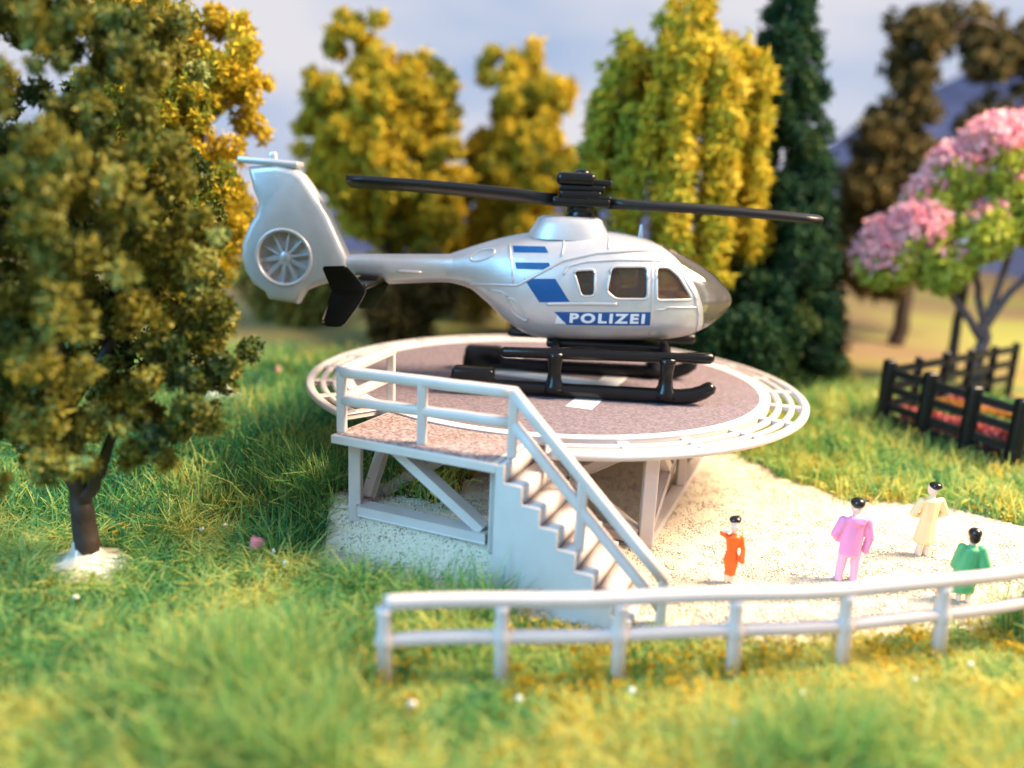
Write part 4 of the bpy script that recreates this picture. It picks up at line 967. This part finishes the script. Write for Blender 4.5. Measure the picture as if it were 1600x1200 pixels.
# ------------------------------------------------------------------ grass
def grass(name, label, x, y, ln, wd, stops, lean, tint, segs=2):
    n = len(x); a = rng.uniform(0, 2 * np.pi, n); d = np.stack([np.cos(a), np.sin(a), np.zeros(n)], 1)
    le = np.abs(rng.normal(lean, .35, n)); b = np.stack([x, y, gz(x, y) - .02], 1)
    side_ = np.cross(d, unit(n)); side_ /= np.linalg.norm(side_, axis=1)[:, None] + 1e-9
    f1 = np.stack([d[:, 0] * np.sin(le * .5), d[:, 1] * np.sin(le * .5), np.cos(le * .5)], 1); f2 = np.stack([d[:, 0] * np.sin(le * 1.25), d[:, 1] * np.sin(le * 1.25), np.cos(le * 1.25)], 1)
    p1 = b + f1 * (ln * .5)[:, None]; p2 = p1 + f2 * (ln * .5)[:, None]; w_ = (wd * rng.uniform(.7, 1.3, n))[:, None] * side_
    V = np.stack([b - w_, b + w_, p1 + w_ * .85, p1 - w_ * .85, p2 + w_ * .3, p2 - w_ * .3], 1).reshape(-1, 3)
    o6 = np.arange(n)[:, None] * 6
    Q = np.stack([o6 + np.array([0, 1, 2, 3]), o6 + np.array([3, 2, 4, 5])], 1).reshape(-1, 4)
    t = np.repeat(np.clip(tint, 0, 1), 6)
    return tag(quads_np(name, V, Q, t, tinted(name + '_fibre', stops, .55, .42, .4)), label, 'grass', kind='stuff')
GSTOP = [(0, (.025, .17, .08)), (.20, (.08, .30, .08)), (.40, (.25, .46, .12)), (.66, (.54, .58, .18)), (.85, (.74, .68, .17)), (1, (.78, .58, .08))]
def ok(x, y, soft=.12):
    d = sand_d(x, y); k = d < -rng.exponential(soft, len(x)) + .10
    u = (x - UO[0]) * UU[0] + (y - UO[1]) * UU[1]; v = (x - UO[0]) * VV[0] + (y - UO[1]) * VV[1]
    st_ = (u > -.1) & (u < 1.9) & (v > -.16 - .12 * rng.random(len(x))) & (v < 1.15)
    st_ |= np.hypot(x + 5.32, y - 9.3) < .46 + .2 * rng.random(len(x))
    penv = ((x - A[0]) * per[0] + (y - A[1]) * per[1] > -.02) & ((x - A[0]) * dAB[0] + (y - A[1]) * dAB[1] < 2.66 + .02) & ((x - A[0]) * dAB[0] + (y - A[1]) * dAB[1] > 0)
    return k & ~st_ & ~penv
def field(n, y0, y1, half):
    y = y0 + (y1 - y0) * rng.random(n); x = rng.uniform(-1, 1, n) * (half * y + 1.2); k = ok(x, y); return x[k], y[k]
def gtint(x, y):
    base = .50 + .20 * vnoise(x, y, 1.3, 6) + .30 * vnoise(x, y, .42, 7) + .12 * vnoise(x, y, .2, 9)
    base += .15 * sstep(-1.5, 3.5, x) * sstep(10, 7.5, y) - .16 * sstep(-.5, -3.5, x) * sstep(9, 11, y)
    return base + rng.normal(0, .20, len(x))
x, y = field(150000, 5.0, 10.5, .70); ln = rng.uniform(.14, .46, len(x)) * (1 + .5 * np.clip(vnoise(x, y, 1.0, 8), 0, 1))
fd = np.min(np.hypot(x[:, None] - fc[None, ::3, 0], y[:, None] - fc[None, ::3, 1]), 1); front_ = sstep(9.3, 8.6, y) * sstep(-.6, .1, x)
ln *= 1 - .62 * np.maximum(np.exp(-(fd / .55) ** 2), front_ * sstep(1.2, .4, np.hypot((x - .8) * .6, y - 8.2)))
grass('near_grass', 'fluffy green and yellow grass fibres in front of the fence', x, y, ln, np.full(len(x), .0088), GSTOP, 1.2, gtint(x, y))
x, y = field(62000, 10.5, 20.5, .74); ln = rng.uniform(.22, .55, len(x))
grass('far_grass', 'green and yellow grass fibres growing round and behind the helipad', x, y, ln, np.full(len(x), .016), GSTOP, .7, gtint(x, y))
# taller tufts at the front
g = np.random.default_rng(8); xs_, ys_ = [], []
for cx, cy, n, sp in [(-2.8, 7.0, 700, .35), (-2.2, 7.3, 600, .35), (-3.1, 6.5, 700, .4), (-2.4, 5.9, 500, .3), (-1.9, 6.3, 900, .35), (-1.6, 5.7, 700, .25), (-2.4, 6.6, 700, .35), (-2.3, 6.9, 600, .3), (2.6, 6.0, 700, .35), (3.1, 6.2, 600, .3), (-.8, 8.55, 260, .25), (-1.6, 8.75, 260, .22), (-.25, 8.5, 200, .2), (6.2, 8.75, 160, .2), (6.9, 9.0, 160, .2), (-2.6, 10.7, 500, .35), (-3.2, 11.2, 500, .4), (-2.9, 9.9, 400, .35), (-.12, 8.75, 30, .06)]:
    xs_.append(g.normal(cx, sp, n)); ys_.append(g.normal(cy, sp * .7, n))
x = np.concatenate(xs_); y = np.concatenate(ys_); k = ok(x, y, .35) | ((y < 9.2) & (sand_d(x, y) < .12)); x, y = x[k], y[k]
u = (x - UO[0]) * UU[0] + (y - UO[1]) * UU[1]; v = (x - UO[0]) * VV[0] + (y - UO[1]) * VV[1]; k = ~((u > -.05) & (u < 1.9) & (v > -.16) & (v < 1.15)); x, y = x[k], y[k]
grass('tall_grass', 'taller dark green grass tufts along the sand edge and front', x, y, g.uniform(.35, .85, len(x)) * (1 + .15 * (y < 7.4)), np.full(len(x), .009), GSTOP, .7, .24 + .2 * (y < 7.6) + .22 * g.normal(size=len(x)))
# crumbs of yellow turf foam between the fibres
n = 26000; y = 5.2 + 14 * rng.random(n) ** 1.6; x = rng.uniform(-1, 1, n) * (.72 * y + 1); k = ok(x, y, .05) & (vnoise(x, y, .8, 12) + .3 * vnoise(x, y, .3, 13) + .25 * (x > 0) > .12); x, y = x[k], y[k]
C = np.stack([x, y, gz(x, y) + rng.uniform(.02, .16, len(x))], 1)
V, Q, t = flakes(C, np.full(len(x), .06), np.full(len(x), .02), 4, rng.normal(.5, .2, len(x)))
tag(quads_np('turf_crumbs', V, Q, t, tinted('turf_foam', [(0, (.22, .22, .02)), (.5, (.48, .34, .02)), (1, (.58, .34, .015))])), 'yellow foam crumbs lying in the grass', 'turf', kind='stuff')
# fallen blossoms and white specks
def speck(name, label, cat, group, x, y, r, m, lift=.12):
    bm = bmesh.new(); bmesh.ops.create_icosphere(bm, subdivisions=2, radius=r)
    for v_ in bm.verts: v_.co *= 1 + .35 * random.uniform(-1, 1)
    me = bpy.data.meshes.new(name); bm.to_mesh(me); bm.free(); o = link(name, me, m, None, True); o.location = (x, y, float(gz(x, y)) + lift); tag(o, label, cat, group)
m_ps = mat('pink_blossom', (.75, .25, .32), .6); m_ws = mat('white_speck', (.72, .70, .62), .5)
speck('fallen_blossom', 'small pink blossom lying in the grass by the olive tree', 'blossom', 'fallen pink blossoms', -3.29, 9.77, .10, m_ps, .2)
speck('fallen_blossom', 'small blurred pink blossom on the lawn behind the platform', 'blossom', 'fallen pink blossoms', -5.3, 17.6, .09, m_ps, .2)
for x, y, r in [(-3.0, 9.55, .045), (-2.75, 9.2, .05), (-2.0, 7.6, .05), (-1.9, 6.95, .06), (-.8, 6.5, .06), (-3.9, 10.3, .05), (-4.15, 10.1, .05), (3.0, 7.0, .035), (4.2, 7.2, .04), (1.3, 6.9, .05), (5.0, 7.6, .04), (.2, 6.7, .05), (-4.9, 8.3, .05), (2.2, 6.5, .04)]:
    speck('white_flower', 'small white flower speck in the grass', 'flower', 'white specks in the grass', x, y, r * .65, m_ws, .22)
